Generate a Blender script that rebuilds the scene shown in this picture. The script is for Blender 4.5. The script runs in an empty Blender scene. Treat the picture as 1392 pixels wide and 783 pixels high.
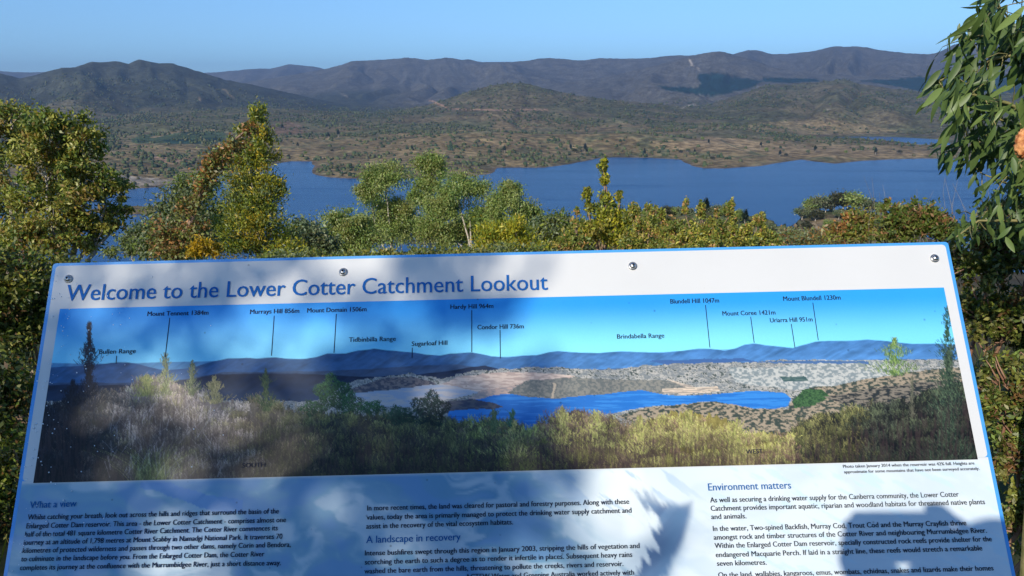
import bpy, bmesh, math, random
import numpy as np
from mathutils import Vector, Matrix
R = math.radians
random.seed(7)
rng = np.random.default_rng(11)
SC = bpy.context.scene
COL = SC.collection

# ------------------------------------------------------------------ camera, sky, sun, exposure
EYE = np.array([0.0, 0.0, 1.62])
PITCH = math.atan(266 / 1083)          # degrees below the horizon
FPX = 1083.0                           # focal length for a 1392 px wide frame
cp, sp = math.cos(PITCH), math.sin(PITCH)
cam = bpy.data.cameras.new('camera')
cam.sensor_width = 36.0
cam.lens = FPX / 1392 * 36
cam.clip_start = 0.03
cam.clip_end = 60000
co = bpy.data.objects.new('camera', cam)
COL.objects.link(co)
co.location = EYE
co.rotation_euler = (R(90) - PITCH, 0, 0)
SC.camera = co

SUN_DIR = Vector((539, 971, -586)).normalized()      # the way the light travels
SUN_ELEV = math.asin(-SUN_DIR.z)
to_sun = -SUN_DIR
world = bpy.data.worlds.new('World')
SC.world = world
world.use_nodes = True
wn = world.node_tree
bg = wn.nodes['Background']
sky = wn.nodes.new('ShaderNodeTexSky')
sky.sky_type = 'NISHITA'
sky.sun_disc = False
sky.sun_elevation = SUN_ELEV
sky.sun_rotation = math.atan2(to_sun.x, to_sun.y)
sky.altitude = 700
sky.air_density = 1.25
sky.dust_density = 0.2
sky.ozone_density = 3.0
wtc = wn.nodes.new('ShaderNodeTexCoord')
wadd = wn.nodes.new('ShaderNodeVectorMath'); wadd.operation = 'ADD'; wadd.inputs[1].default_value = (0, 0, .065)
wnm = wn.nodes.new('ShaderNodeVectorMath'); wnm.operation = 'NORMALIZE'
wn.links.new(wtc.outputs['Generated'], wadd.inputs[0]); wn.links.new(wadd.outputs[0], wnm.inputs[0]); wn.links.new(wnm.outputs[0], sky.inputs[0])
wmul = wn.nodes.new('ShaderNodeMixRGB'); wmul.blend_type = 'MULTIPLY'; wmul.inputs['Fac'].default_value = 1.0
wmul.inputs['Color2'].default_value = (.71, .97, 1.24, 1)
wn.links.new(sky.outputs[0], wmul.inputs['Color1'])
wn.links.new(wmul.outputs[0], bg.inputs[0])
bg.inputs[1].default_value = 0.112
sl = bpy.data.lights.new('sun', 'SUN')
sl.energy = 4.2
sl.angle = R(0.53)
sl.color = (1.0, 0.93, 0.80)
so = bpy.data.objects.new('sun', sl)
COL.objects.link(so)
so.rotation_euler = SUN_DIR.to_track_quat('-Z', 'Y').to_euler()
SC.view_settings.view_transform = 'Standard'
SC.view_settings.look = 'None'
SC.view_settings.exposure = 0.38
SC.view_settings.gamma = 1.0
SC.cycles.max_bounces = 6
SC.cycles.volume_bounces = 0

# ------------------------------------------------------------------ geometry of the view (where photographed things stand)
def ray(px, py):
    """direction of a photographed point; returns x, y, z arrays (y roughly 1)"""
    px = np.asarray(px, float); py = np.asarray(py, float)
    a = px - 696; b = 391.5 - py
    return a, FPX * cp + b * sp, -FPX * sp + b * cp
def theta_tan(px, py):
    x, y, z = ray(px, py)
    return np.arctan2(x, y), z / np.hypot(x, y)
def at_dist(px, py, d):
    x, y, z = ray(px, py)
    h = np.hypot(x, y)
    return np.stack([x / h * d, y / h * d, EYE[2] + z / h * d], -1)
def on_level(px, py, zl):
    x, y, z = ray(px, py)
    k = (zl - EYE[2]) / z
    return np.stack([x * k, y * k], -1)
def to_px(P):
    X = P[..., 0]; Y = P[..., 1] * cp - (P[..., 2] - EYE[2]) * sp; U = P[..., 1] * sp + (P[..., 2] - EYE[2]) * cp
    Y = np.where(Y < 1e-3, 1e-3, Y)
    return 696 + FPX * X / Y, 391.5 - FPX * U / Y

def srgb(r, g, b):
    c = np.array([r, g, b], float) / 255
    return np.where(c <= 0.04045, c / 12.92, ((c + 0.055) / 1.055) ** 2.4)

# ------------------------------------------------------------------ noise
def _hash(ix, iy, seed):
    h = (ix.astype(np.int64) * 374761393 + iy.astype(np.int64) * 668265263 + seed * 974711) & 0x7fffffff
    h = ((h ^ (h >> 13)) * 1274126177) & 0x7fffffff
    h = (h ^ (h >> 16)) & 0xffffff
    return h / float(0xffffff)
def vnoise(x, y, seed=0):
    ix = np.floor(x); iy = np.floor(y)
    fx = x - ix; fy = y - iy
    fx = fx * fx * (3 - 2 * fx); fy = fy * fy * (3 - 2 * fy)
    a = _hash(ix, iy, seed); b = _hash(ix + 1, iy, seed)
    c = _hash(ix, iy + 1, seed); d = _hash(ix + 1, iy + 1, seed)
    return (a * (1 - fx) + b * fx) * (1 - fy) + (c * (1 - fx) + d * fx) * fy
def fbm(x, y, oct=4, seed=0, gain=0.5):
    s = 0; a = 1; t = 0
    for i in range(oct):
        s = s + a * vnoise(x * 2 ** i + 17.3 * i, y * 2 ** i - 9.1 * i, seed + i); t += a; a *= gain
    return s / t
def sstep(a, b, x):
    t = np.clip((x - a) / (b - a), 0, 1)
    return t * t * (3 - 2 * t)
def inpoly(x, y, poly):
    r = np.zeros(np.shape(x), bool)
    n = len(poly); j = n - 1
    for i in range(n):
        xi, yi = poly[i]; xj, yj = poly[j]
        if yi != yj:
            r ^= ((yi > y) != (yj > y)) & (x < (xj - xi) * (y - yi) / (yj - yi) + xi)
        j = i
    return r
def sdist(x, y, poly):
    d = np.full(np.shape(x), 1e18)
    n = len(poly)
    for i in range(n):
        ax, ay = poly[i]; bx, by = poly[(i + 1) % n]
        ex, ey = bx - ax, by - ay
        L = ex * ex + ey * ey + 1e-9
        t = np.clip(((x - ax) * ex + (y - ay) * ey) / L, 0, 1)
        d = np.minimum(d, (x - ax - t * ex) ** 2 + (y - ay - t * ey) ** 2)
    d = np.sqrt(d)
    return np.where(inpoly(x, y, poly), -d, d)      # negative inside

# ------------------------------------------------------------------ object helpers
def tag(o, label=None, cat=None, group=None, kind=None):
    if label: o['label'] = label
    if cat: o['category'] = cat
    if group: o['group'] = group
    if kind: o['kind'] = kind
    return o
def thing(name, loc, label, cat, group=None):
    o = bpy.data.objects.new(name, None)
    COL.objects.link(o); o.location = loc
    return tag(o, label, cat, group)
def mesh_np(name, V, F, mat, smooth=False, colors=None, attr='Col'):
    """V (n,3) world, F (m,k) int with constant k"""
    V = np.asarray(V, np.float32); F = np.asarray(F, np.int32)
    me = bpy.data.meshes.new(name)
    k = F.shape[1]
    me.vertices.add(len(V)); me.vertices.foreach_set('co', V.ravel())
    me.loops.add(F.size); me.loops.foreach_set('vertex_index', F.ravel())
    me.polygons.add(len(F)); me.polygons.foreach_set('loop_start', np.arange(0, F.size, k, dtype=np.int32))
    try: me.polygons.foreach_set('loop_total', np.full(len(F), k, np.int32))
    except Exception: pass
    if smooth: me.polygons.foreach_set('use_smooth', np.ones(len(F), bool))
    me.update(calc_edges=True)
    if colors is not None:
        a = me.color_attributes.new(attr, 'FLOAT_COLOR', 'POINT')
        c = np.ones((len(V), 4), np.float32); c[:, :3] = colors
        a.data.foreach_set('color', c.ravel())
    if mat: me.materials.append(mat)
    return me
def root_loc(p):
    v = Vector((0, 0, 0))
    while p is not None:
        v += p.location; p = p.parent
    return v
def link(name, me, parent=None, loc=None):
    o = bpy.data.objects.new(name, me)
    COL.objects.link(o)
    if parent is not None:
        o.parent = parent
    if loc is not None: o.location = loc
    return o
def part(name, V, F, mat, parent, **k):
    V = np.asarray(V, float) - np.array(root_loc(parent))
    return link(name, mesh_np(name, V, F, mat, **k), parent)
def bm_part(name, bm, mat, parent, smooth=False):
    """a bmesh in world coordinates becomes a child mesh"""
    off = root_loc(parent) if parent is not None else Vector((0, 0, 0))
    bmesh.ops.translate(bm, verts=bm.verts, vec=-off)
    me = bpy.data.meshes.new(name); bm.to_mesh(me); bm.free()
    if smooth:
        me.polygons.foreach_set('use_smooth', np.ones(len(me.polygons), bool))
    me.materials.append(mat)
    return link(name, me, parent)
def copy_tree(o, parent=None):
    c = o.copy(); COL.objects.link(c)
    c.parent = parent
    for ch in list(o.children):
        copy_tree(ch, c)
    return c

# ------------------------------------------------------------------ materials
def new_mat(name):
    m = bpy.data.materials.new(name); m.use_nodes = True
    nt = m.node_tree
    return m, nt, nt.nodes['Principled BSDF']
def N(nt, t, **k):
    n = nt.nodes.new(t)
    for a, b in k.items():
        if a in n.inputs: n.inputs[a].default_value = b
        else: setattr(n, a, b)
    return n
def noise_mat(name, c1, c2, scale=8, rough=0.7, bump=0.2, bscale=None, detail=6, spec=0.3, metal=0, bd=0.01):
    m, nt, p = new_mat(name)
    tc = N(nt, 'ShaderNodeTexCoord')
    n = N(nt, 'ShaderNodeTexNoise', Scale=scale, Detail=detail)
    nt.links.new(tc.outputs['Object'], n.inputs['Vector'])
    r = N(nt, 'ShaderNodeValToRGB')
    r.color_ramp.elements[0].position = .35; r.color_ramp.elements[1].position = .65
    r.color_ramp.elements[0].color = (*c1, 1); r.color_ramp.elements[1].color = (*c2, 1)
    nt.links.new(n.outputs[0], r.inputs[0]); nt.links.new(r.outputs[0], p.inputs['Base Color'])
    p.inputs['Roughness'].default_value = rough; p.inputs['Specular IOR Level'].default_value = spec
    p.inputs['Metallic'].default_value = metal
    if bump:
        n2 = N(nt, 'ShaderNodeTexNoise', Scale=bscale or scale * 3, Detail=4)
        nt.links.new(tc.outputs['Object'], n2.inputs['Vector'])
        b = N(nt, 'ShaderNodeBump', Strength=bump, Distance=bd)
        nt.links.new(n2.outputs[0], b.inputs['Height']); nt.links.new(b.outputs[0], p.inputs['Normal'])
    return m
def leaf_mat(name, rough=0.45, trans=0.3, spec=0.4, mottle=None):
    m, nt, p = new_mat(name)
    a = N(nt, 'ShaderNodeAttribute', attribute_name='Col')
    src = a.outputs['Color']
    nt.links.new(src, p.inputs['Base Color'])
    p.inputs['Roughness'].default_value = rough; p.inputs['Specular IOR Level'].default_value = spec
    t = N(nt, 'ShaderNodeBsdfTranslucent')
    g = N(nt, 'ShaderNodeMixRGB', blend_type='MULTIPLY', Fac=1.0, Color2=(1.1, 1.15, 0.45, 1))
    nt.links.new(src, g.inputs['Color1']); nt.links.new(g.outputs[0], t.inputs['Color'])
    mx = N(nt, 'ShaderNodeMixShader', Fac=trans)
    out = nt.nodes['Material Output']
    nt.links.new(p.outputs[0], mx.inputs[1]); nt.links.new(t.outputs[0], mx.inputs[2]); nt.links.new(mx.outputs[0], out.inputs[0])
    return m
M_leaf = leaf_mat('foliage')
M_bark = noise_mat('gum_bark', (0.36, 0.30, 0.24), (0.55, 0.49, 0.41), scale=9, rough=.75)
M_twig = noise_mat('brown_twig', (0.17, 0.105, 0.07), (0.30, 0.20, 0.13), scale=20, rough=.8)
M_redtwig = noise_mat('reddish_twig', (0.20, 0.10, 0.06), (0.34, 0.20, 0.13), scale=20, rough=.7)

# ================================================================== THE LAND
WATER_Z = -150.0
def prof(pts):
    pts = sorted(pts)
    th, tn = theta_tan([p[0] for p in pts], [p[1] for p in pts])
    return th, tn
LAYERS = [   # crest seen in the photograph, distance, front width, back width, spur strength, sharpness
 ([(-400,100),(-100,95),(0,96),(26,97),(64,96.5),(120,99),(200,104),(276,99),(315,96),(350,93),(368,93),(393,87),(424,89),(442,93),(480,100),(600,108),(1800,110)], 13500, 5200, 2000, .9),
 ([(-400,125),(250,118),(330,112),(400,101),(442,93),(478,83),(503,82),(525,79.5),(539,78.5),(555,77),(580,80),(606,78),(631,80),(657,84),(700,83),(746,78),(795,81),(818,78),(850,78.5),(884,78),(917,74.6),(945,75),(975,78),(997,72.5),(1017,67),(1035,69),(1050,73),(1075,72),(1101,70),(1122,65),(1139,62),(1165,62.5),(1195,66),(1234,72),(1262,73),(1280,68),(1298,60),(1340,49),(1392,42),(1600,45),(1900,80)], 9500, 4700, 2500, 1.0),
 ([(-500,80),(-200,84),(-60,90),(0,98.5),(26,106),(45,103),(64,97),(84,91),(102,91),(125,84),(143,84.5),(158,82.5),(174,86),(189,80),(200,82),(217,85.5),(235,86),(256,93),(276,98),(307,108),(350,116),(420,132),(480,145),(600,160),(1800,160)], 5600, 2300, 1600, .9),
 ([(500,160),(620,140),(700,124),(760,113),(830,103),(880,91),(915,82),(940,76),(955,71),(974,67.7),(985,69),(997,73),(1020,80),(1045,89),(1100,99),(1200,104),(1290,100),(1392,95),(1600,95)], 7300, 3000, 1800, .9),
 ([(-400,150),(200,156),(330,146),(420,150),(520,154),(580,143),(620,130),(660,118),(690,112),(710,112),(740,119),(780,129),(830,135),(900,142),(1000,152),(1800,152)], 3900, 1500, 900, .6),
 ([(700,165),(880,152),(960,143),(1000,130),(1030,119),(1042,115),(1093,112),(1125,110),(1139,107.5),(1149,107.5),(1170,114),(1221,121),(1262,126),(1392,128),(1800,128)], 4600, 2100, 1000, .6),
 ([(-400,180),(60,178),(140,170),(230,166),(300,168),(360,164),(430,172),(520,178),(700,176),(900,170),(1800,168)], 3000, 700, 500, .5),
 ([(-400,222),(350,222),(430,207),(520,196),(600,182),(660,178),(720,182),(800,182),(860,181),(900,185),(960,191),(1010,197),(1060,206),(1150,216),(1800,220)], 2200, 480, 500, .35),
 ([(-400,205),(0,200),(100,197),(170,202),(240,206),(300,207),(380,213),(430,232),(500,250),(1800,260)], 2050, 360, 450, .35),
]
NEAR_LAYERS = [
 ([(700,380),(780,330),(820,308),(860,298),(900,295),(950,296),(1000,300),(1040,312),(1085,330),(1120,350),(1300,400)], 230, 130, 160, 0),
 ([(1000,400),(1060,335),(1080,308),(1090,294),(1120,286),(1160,284),(1190,289),(1215,300),(1250,318),(1300,345),(1400,400)], 500, 220, 160, 0),
]
LAKE_PX = [(-500,250),(0,262),(100,262),(155,258),(212,255),(240,250),(300,238),(355,228),(378,222),(395,219.5),(424,219.5),(427,227),(424,235),(432,239),(450,241.5),(490,243),(560,243),(620,240),(650,238.5),(662,237),(672,233),(676,228),(700,228),(740,228),(780,222),(808,216),(830,214),(880,214.5),(925,217),(932,222),(942,226),(958,229),(985,229),(1030,226),(1060,221),(1090,217),(1105,219.5),(1135,222.5),(1170,219),(1200,217),(1255,215.5),(1300,216),(1400,216),(1800,220),(2200,500),(-900,500)]
INLET_PX = [(1118,186),(1145,184.8),(1206,184.4),(1255,187),(1300,190),(1300,199),(1254,198),(1216,193),(1175,192.4),(1144,191.7),(1124,188.5)]
SPIT_PX = [(120,285),(150,282),(176,280.5),(203,281),(218,285),(208,291),(176,292.5),(140,292)]
lake = [tuple(on_level(a, b, WATER_Z)) for a, b in LAKE_PX]
inlet = [tuple(on_level(a, b, WATER_Z)) for a, b in INLET_PX]
spit = [tuple(on_level(a, b, WATER_Z)) for a, b in SPIT_PX]

def ground_h(x, y, full=False):
    r = np.hypot(x, y); th = np.arctan2(x, y)
    sdl = sdist(x, y, lake); sdi = sdist(x, y, inlet)
    sd = np.minimum(sdl, sdi) + 14 * (fbm(x / 60, y / 60, 3, 5) - .5)
    n1 = fbm(x / 420, y / 420, 5, 21)
    n2 = fbm(x / 90, y / 90, 4, 31)
    shore = np.where(sd < 0, np.maximum(sd * .12, -12), 0)
    rise = sstep(0, 420, sd)
    base = WATER_Z + shore + np.clip(sd, 0, 60) * .09 + rise * (14 + 34 * (n1 - .35)) + np.clip(r - 2600, 0, 4000) * .012 + (n2 - .5) * 8 * sstep(20, 300, sd)
    inl = sstep(500, 60, np.abs(r - 2250)) * sstep(R(17), R(21), th)      # low neck of land in front of the inlet
    base = np.where((inl > 0) & (sd > 0), base * (1 - inl) + np.minimum(base, WATER_Z + 3 + 6 * n2 + np.clip(sd, 0, 60) * .06) * inl, base)
    h = base.copy()
    lf = sstep(30, 260, sd)
    for k, (pts, D, wf, wb, sr) in enumerate(LAYERS):
        pth, ptn = prof(pts)
        Dv = D * (1 + .05 * (fbm(th * 9, th * 0 + k, 3, 40 + k) - .5))
        H = EYE[2] + Dv * np.interp(th, pth, ptn)
        u = np.where(r < Dv, (Dv - r) / wf, (r - Dv) / wb)
        arc = th * D
        warp = (fbm(arc / (wf * .5), r / (wf * .5), 3, 60 + k) - .5)
        sp1 = fbm(arc / (wf * .16) + warp * 2.6, r / (wf * .9), 4, 80 + k)
        ridge = 1 - np.abs(sp1 * 2 - 1)
        uu = np.clip(u, 0, 1)
        e = np.clip(uu + sr * 2.3 * (ridge - .62) * uu * (1 - uu) * np.where(r < Dv, 1, .3), 0, 1)
        g = (1 - e) ** 1.5
        g = g * (1 - uu ** 4)
        hh = base + (H - base) * g
        if D < 6000: hh = base + (hh - base) * lf
        h = np.where(hh > h, hh, h)
    h = h + (fbm(x / 26, y / 26, 2, 55) - .5) * 9 * sstep(2800, 4500, r)      # canopy
    # the hill the lookout stands on
    d = np.maximum(y, 0) * .9 + np.abs(x) * .12 + np.maximum(np.abs(x) - 6, 0) * .25
    dd = np.maximum(d - 3.0, 0)
    hill = -(dd * .30 - 3.0 * (1 - np.exp(-dd / 12))) * (1 - .10 * sstep(80, 600, d))
    hill = hill + 1.6 * (fbm(x / 14, y / 14, 4, 3) - .5) * sstep(4, 25, r) + 9 * (fbm(x / 70, y / 70, 4, 4) - .5) * sstep(40, 160, r)
    hill = hill + .05 * (fbm(x * 1.7, y * 1.7, 3, 9) - .5)
    for k, (pts, D, wf, wb, sr) in enumerate(NEAR_LAYERS):
        pth, ptn = prof(pts)
        H = EYE[2] + D * np.interp(th, pth, ptn)
        u = np.clip(np.where(r < D, (D - r) / wf, (r - D) / wb), 0, 1)
        e = sstep(0, 1, 1 - u)
        H = H + 2.5 * (n2 - .5) * 2
        w = sstep(R(-40), R(-10), th)
        hill = np.where(H > hill, hill + (H - hill) * e * w, hill)
    hill = np.where(r > 1100, -400, hill)
    h = np.maximum(h, hill)
    sds = sdist(x, y, spit)
    h = np.maximum(h, np.where(sds < 0, WATER_Z + np.minimum(-sds * .2, 3), -1e9))
    if full: return h, sd, n1, n2, hill
    return h

def nd(a): return np.asarray(a, float)
# polar sheet: fine in front, coarse behind
az = np.concatenate([np.arange(-39.5, 39.5, .125), np.arange(39.5, 60, .5), np.arange(60, 300, 4.0), np.arange(300, 320.4, .5)])
rr = np.concatenate([[0.0], np.geomspace(.6, 280, 88), np.geomspace(284, 5200, 390), np.geomspace(5270, 17500, 118)])
TH, RR = np.meshgrid(np.radians(az), rr)
X = RR * np.sin(TH); Y = RR * np.cos(TH)
hz, sdw, n1, n2, hillh = ground_h(X, Y, True)
na, nr = len(az), len(rr)
idx = np.arange(nr * na).reshape(nr, na)
a0 = idx[:-1, :]; a1 = idx[1:, :]
F = np.stack([a0, np.roll(a0, -1, 1), np.roll(a1, -1, 1), a1], -1).reshape(-1, 4)[:, ::-1]
V = np.stack([X, Y, hz], -1).reshape(-1, 3)

# ground cover (what grows or lies where)
def mix(a, b, t): return a + (b - a) * np.asarray(t)[..., None]
C_BUSH = np.array([.118, .115, .056]); C_BUSH2 = np.array([.175, .145, .080])
C_HILL = np.array([.215, .155, .078]); C_TAN = np.array([.34, .24, .13]); C_RED = np.array([.33, .20, .13])
C_SAND = np.array([.36, .30, .23]); C_PINE = np.array([.012, .036, .030]); C_MTN = np.array([.108, .100, .082])
C_GREEN = np.array([.05, .085, .04])
fpx, fpy = to_px(np.stack([X, Y, hz], -1))
def cover(x, y, z, r, sd, n1, n2, u, v):
    m1 = fbm(x / 140, y / 140, 4, 101); m2 = fbm(x / 34, y / 34, 3, 102)
    c = mix(np.broadcast_to(C_BUSH, x.shape + (3,)), C_BUSH2, sstep(.35, .65, m1))
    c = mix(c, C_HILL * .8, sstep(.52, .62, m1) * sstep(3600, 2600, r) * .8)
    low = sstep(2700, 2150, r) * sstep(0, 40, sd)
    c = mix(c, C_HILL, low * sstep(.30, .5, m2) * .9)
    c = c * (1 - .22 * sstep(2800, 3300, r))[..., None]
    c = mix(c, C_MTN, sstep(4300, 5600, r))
    c = mix(c, np.array([.045, .052, .034]), sstep(3900, 4600, r) * sstep(7600, 6800, r) * sstep(R(-6), R(-11), np.arctan2(x, y)) * .85)
    wv = (fbm(x / 60, y / 60, 3, 111) - .5)
    uu = u + wv * 14; vv = v + wv * 3.2
    def patch(poly, col, k=1.0, lo=0, hi=1e9):
        nonlocal c
        m = inpoly(uu, vv, poly) & (r > lo) & (r < hi)
        c = np.where(m[..., None], c * (1 - k) + np.array(col) * k, c)
    # pine plantations
    p = [(895,116.5),(915,118),(950,119.5),(952,113),(947,101),(968,99),(1000,104),(1037,110),(1022,119),(995,126),(965,131.5),(945,128),(905,122.5)]
    m = inpoly(u, v, p) & (r > 3000); c = np.where(m[..., None], C_PINE, c)
    for p, lo in (([(1036,105.5),(1110,107),(1114,110.5),(1080,113),(1036,111)], 4700), ([(1165,109),(1210,108),(1270,103),(1400,100),(1400,126),(1250,124),(1220,118)], 4700)):
        m = inpoly(u, v, p) & (r > lo); c = np.where(m[..., None], C_PINE, c)
    patch([(176,188),(215,180),(300,178),(312,184),(300,194),(230,195),(180,194)], C_GREEN * 1.1, .85, 1000, 4500)
    patch([(222,190),(300,188),(302,195),(225,196)], C_PINE * 1.2, .8, 1000, 4500)
    # tan paddocks and bare banks
    patch([(906,197),(930,190),(965,186),(1000,188),(1040,194),(1050,203),(1010,206),(985,203),(950,206),(915,203)], C_TAN * .9, .75, 1200, 3500)
    patch([(1042,192),(1090,195),(1180,196),(1262,205),(1262,214),(1150,214),(1090,214),(1042,222)], C_TAN * .75, .7, 1200, 2600)
    patch([(1000,172),(1060,165),(1130,163),(1190,172),(1230,180),(1120,184),(1040,182)], C_HILL * 1.3, .6, 1200, 3600)
    patch([(440,205),(560,196),(640,184),(720,183),(700,195),(600,212),(500,225)], C_HILL * 1.05, .5, 1200, 3000)
    patch([(560,222),(660,205),(700,205),(690,214),(620,225)], C_TAN * .55, .4, 1200, 3000)
    patch([(205,213),(235,210),(262,214),(262,224),(220,222)], C_RED, .7, 1200, 3000)
    patch([(60,226),(130,232),(160,238),(215,243),(240,246),(232,252),(200,256),(150,257),(60,262)], C_SAND, .9, 1000, 3000)
    patch([(130,200),(260,199),(270,206),(140,210)], C_HILL * 1.3, .7, 1200, 3000)
    patch([(365,172),(384,165),(410,170),(412,180),(380,185)], C_RED * .6, .7, 1200, 4000)
    patch([(640,193),(700,186),(730,193),(700,199)], C_TAN * .8, .5, 1200, 3000)
    patch([(605,222),(640,219),(645,221.5),(610,224)], C_TAN, .6, 1200, 3000)
    # tracks
    def track(pts, w, col, k=.9, lo=0):
        nonlocal c
        best = np.full(np.shape(x), 1e9)
        for (ax, ay), (bx, by) in zip(pts[:-1], pts[1:]):
            ex, ey = bx - ax, by - ay; L = ex * ex + ey * ey
            t = np.clip(((u - ax) * ex + (v - ay) * ey) / L, 0, 1)
            best = np.minimum(best, ((u - ax - t * ex) * .6) ** 2 + (v - ay - t * ey) ** 2)
        m = (best < (w * (.7 + .6 * m2)) ** 2) & (r > lo)
        c = np.where(m[..., None], c * (1 - k) + np.array(col) * k, c)
    track([(207,187),(232,181),(250,178),(295,177)], 1.0, C_TAN, .8, 1500)
    track([(585,137),(597,142),(606,145)], 1.1, C_RED * 1.2, .9, 3000)
    track([(608,148),(650,149),(690,150),(745,149)], 1.0, C_RED * 1.1, .8, 3000)
    track([(938,81),(940,86),(943,90)], 1.0, C_SAND, .9, 5000)
    track([(948,92),(950,95)], .8, C_SAND * .8, .8, 5000)
    track([(928,147),(935,144),(945,142)], 1.0, C_SAND, .7, 2500)
    track([(305,122),(318,133)], 1.0, C_TAN, .5, 3500)
    track([(271,133),(272,137)], 1.0, C_TAN, .8, 3500)
    track([(1110,175),(1125,168),(1133,165)], 1.4, C_TAN, .6, 1500)
    track([(1123,150),(1126,148)], 1.2, C_SAND, .6, 1500)
    track([(729,190),(730,200)], 1.4, C_TAN, .7, 1500)
    track([(466,128),(472,131)], 1.5, C_SAND * .6, .6, 5000)
    track([(561,131),(568,129)], 1.2, C_SAND * .6, .6, 5000)
    track([(980,190),(990,196),(1010,203)], .8, C_BUSH, .8, 1500)
    # narrow bare rim above the water line
    rim = sstep(16, 4, sd) * sstep(-12, -2, sd) * (r > 600)
    c = mix(c, np.array([.15, .11, .075]), rim * .9)
    # own hill
    own = sstep(1000, 700, r)
    ch = mix(np.broadcast_to(np.array([.16, .12, .07]), x.shape + (3,)), np.array([.09, .10, .045]), sstep(.40, .6, fbm(x / 16, y / 16, 4, 120)))
    ch = mix(ch, np.array([.15, .11, .075]), sstep(.62, .7, fbm(x / 9, y / 9, 3, 121)) * .6)
    c = mix(c, ch, own)
    jit = .80 + .40 * fbm(x / 11, y / 11, 2, 130)
    return c * jit[..., None]
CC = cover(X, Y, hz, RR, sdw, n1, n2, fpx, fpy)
m, nt, p = new_mat('land')
at = N(nt, 'ShaderNodeAttribute', attribute_name='Col')
geo = N(nt, 'ShaderNodeNewGeometry')
def geo_noise(scale, detail=3, rough=.6):
    n = N(nt, 'ShaderNodeTexNoise', Scale=scale, Detail=detail, Roughness=rough)
    nt.links.new(geo.outputs['Position'], n.inputs['Vector'])
    return n.outputs[0]
def ramp(src, a, ca, b, cb):
    r = N(nt, 'ShaderNodeValToRGB')
    r.color_ramp.elements[0].position = a; r.color_ramp.elements[0].color = (ca, ca, ca, 1)
    r.color_ramp.elements[1].position = b; r.color_ramp.elements[1].color = (cb, cb, cb, 1)
    nt.links.new(src, r.inputs[0]); return r.outputs[0]
def mul(c, f):
    mm = N(nt, 'ShaderNodeMixRGB', blend_type='MULTIPLY', Fac=1.0)
    nt.links.new(c, mm.inputs['Color1']); nt.links.new(f, mm.inputs['Color2']); return mm.outputs[0]
c = mul(at.outputs['Color'], ramp(geo_noise(.055, 4), .40, .55, .62, 1.35))
c = mul(c, ramp(geo_noise(.009, 4), .38, .75, .62, 1.25))
c = mul(c, ramp(geo_noise(3.0, 5), .35, .7, .65, 1.2))
nt.links.new(c, p.inputs['Base Color'])
p.inputs['Roughness'].default_value = 1.0; p.inputs['Specular IOR Level'].default_value = 0.05
b1 = N(nt, 'ShaderNodeBump', Strength=.9, Distance=9.0); nt.links.new(geo_noise(.03, 4), b1.inputs['Height'])
nt.links.new(b1.outputs[0], p.inputs['Normal'])
M_land = m
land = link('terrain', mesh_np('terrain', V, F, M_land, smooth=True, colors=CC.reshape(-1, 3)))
tag(land, 'bushland hills and mountain ranges around the reservoir', kind='structure')

# ------------------------------------------------------------------ water
m, nt, p = new_mat('reservoir_water')
geo = N(nt, 'ShaderNodeNewGeometry')
p.inputs['Base Color'].default_value = (.001, .052, .165, 1)
p.inputs['Roughness'].default_value = .22; p.inputs['IOR'].default_value = 1.33; mp = N(nt, 'ShaderNodeMapping'); mp.inputs['Scale'].default_value = (.5, 1.0, 1)
nt.links.new(geo.outputs['Position'], mp.inputs['Vector'])
w1 = N(nt, 'ShaderNodeTexNoise', Scale=.35, Detail=4, Roughness=.6); nt.links.new(mp.outputs[0], w1.inputs['Vector'])
mp2 = N(nt, 'ShaderNodeMapping'); mp2.inputs['Scale'].default_value = (.0016, .009, 1)
nt.links.new(geo.outputs['Position'], mp2.inputs['Vector'])
w2 = N(nt, 'ShaderNodeTexNoise', Scale=1.0, Detail=4, Roughness=.55, Distortion=.6); nt.links.new(mp2.outputs[0], w2.inputs['Vector'])
rp = N(nt, 'ShaderNodeMapRange'); rp.inputs['From Min'].default_value = .38; rp.inputs['From Max'].default_value = .64
rp.inputs['To Min'].default_value = .55; rp.inputs['To Max'].default_value = 1.0
nt.links.new(w2.outputs[0], rp.inputs['Value'])
rs = N(nt, 'ShaderNodeMapRange'); rs.inputs['From Min'].default_value = .36; rs.inputs['From Max'].default_value = .62; rs.inputs['To Min'].default_value = .04; rs.inputs['To Max'].default_value = .65
nt.links.new(w2.outputs[0], rs.inputs['Value']); nt.links.new(rs.outputs[0], p.inputs['Specular IOR Level'])
b = N(nt, 'ShaderNodeBump', Distance=1.0); nt.links.new(w1.outputs[0], b.inputs['Height']); nt.links.new(rp.outputs[0], b.inputs['Strength'])
nt.links.new(b.outputs[0], p.inputs['Normal'])
g = np.array([[-6000, 200, WATER_Z], [6000, 200, WATER_Z], [6000, 4200, WATER_Z], [-6000, 4200, WATER_Z]])
wat = link('reservoir_water', mesh_np('reservoir_water', g, [[0, 1, 2, 3]], m)); tag(wat, 'deep blue reservoir water below the hills', kind='structure')

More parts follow.
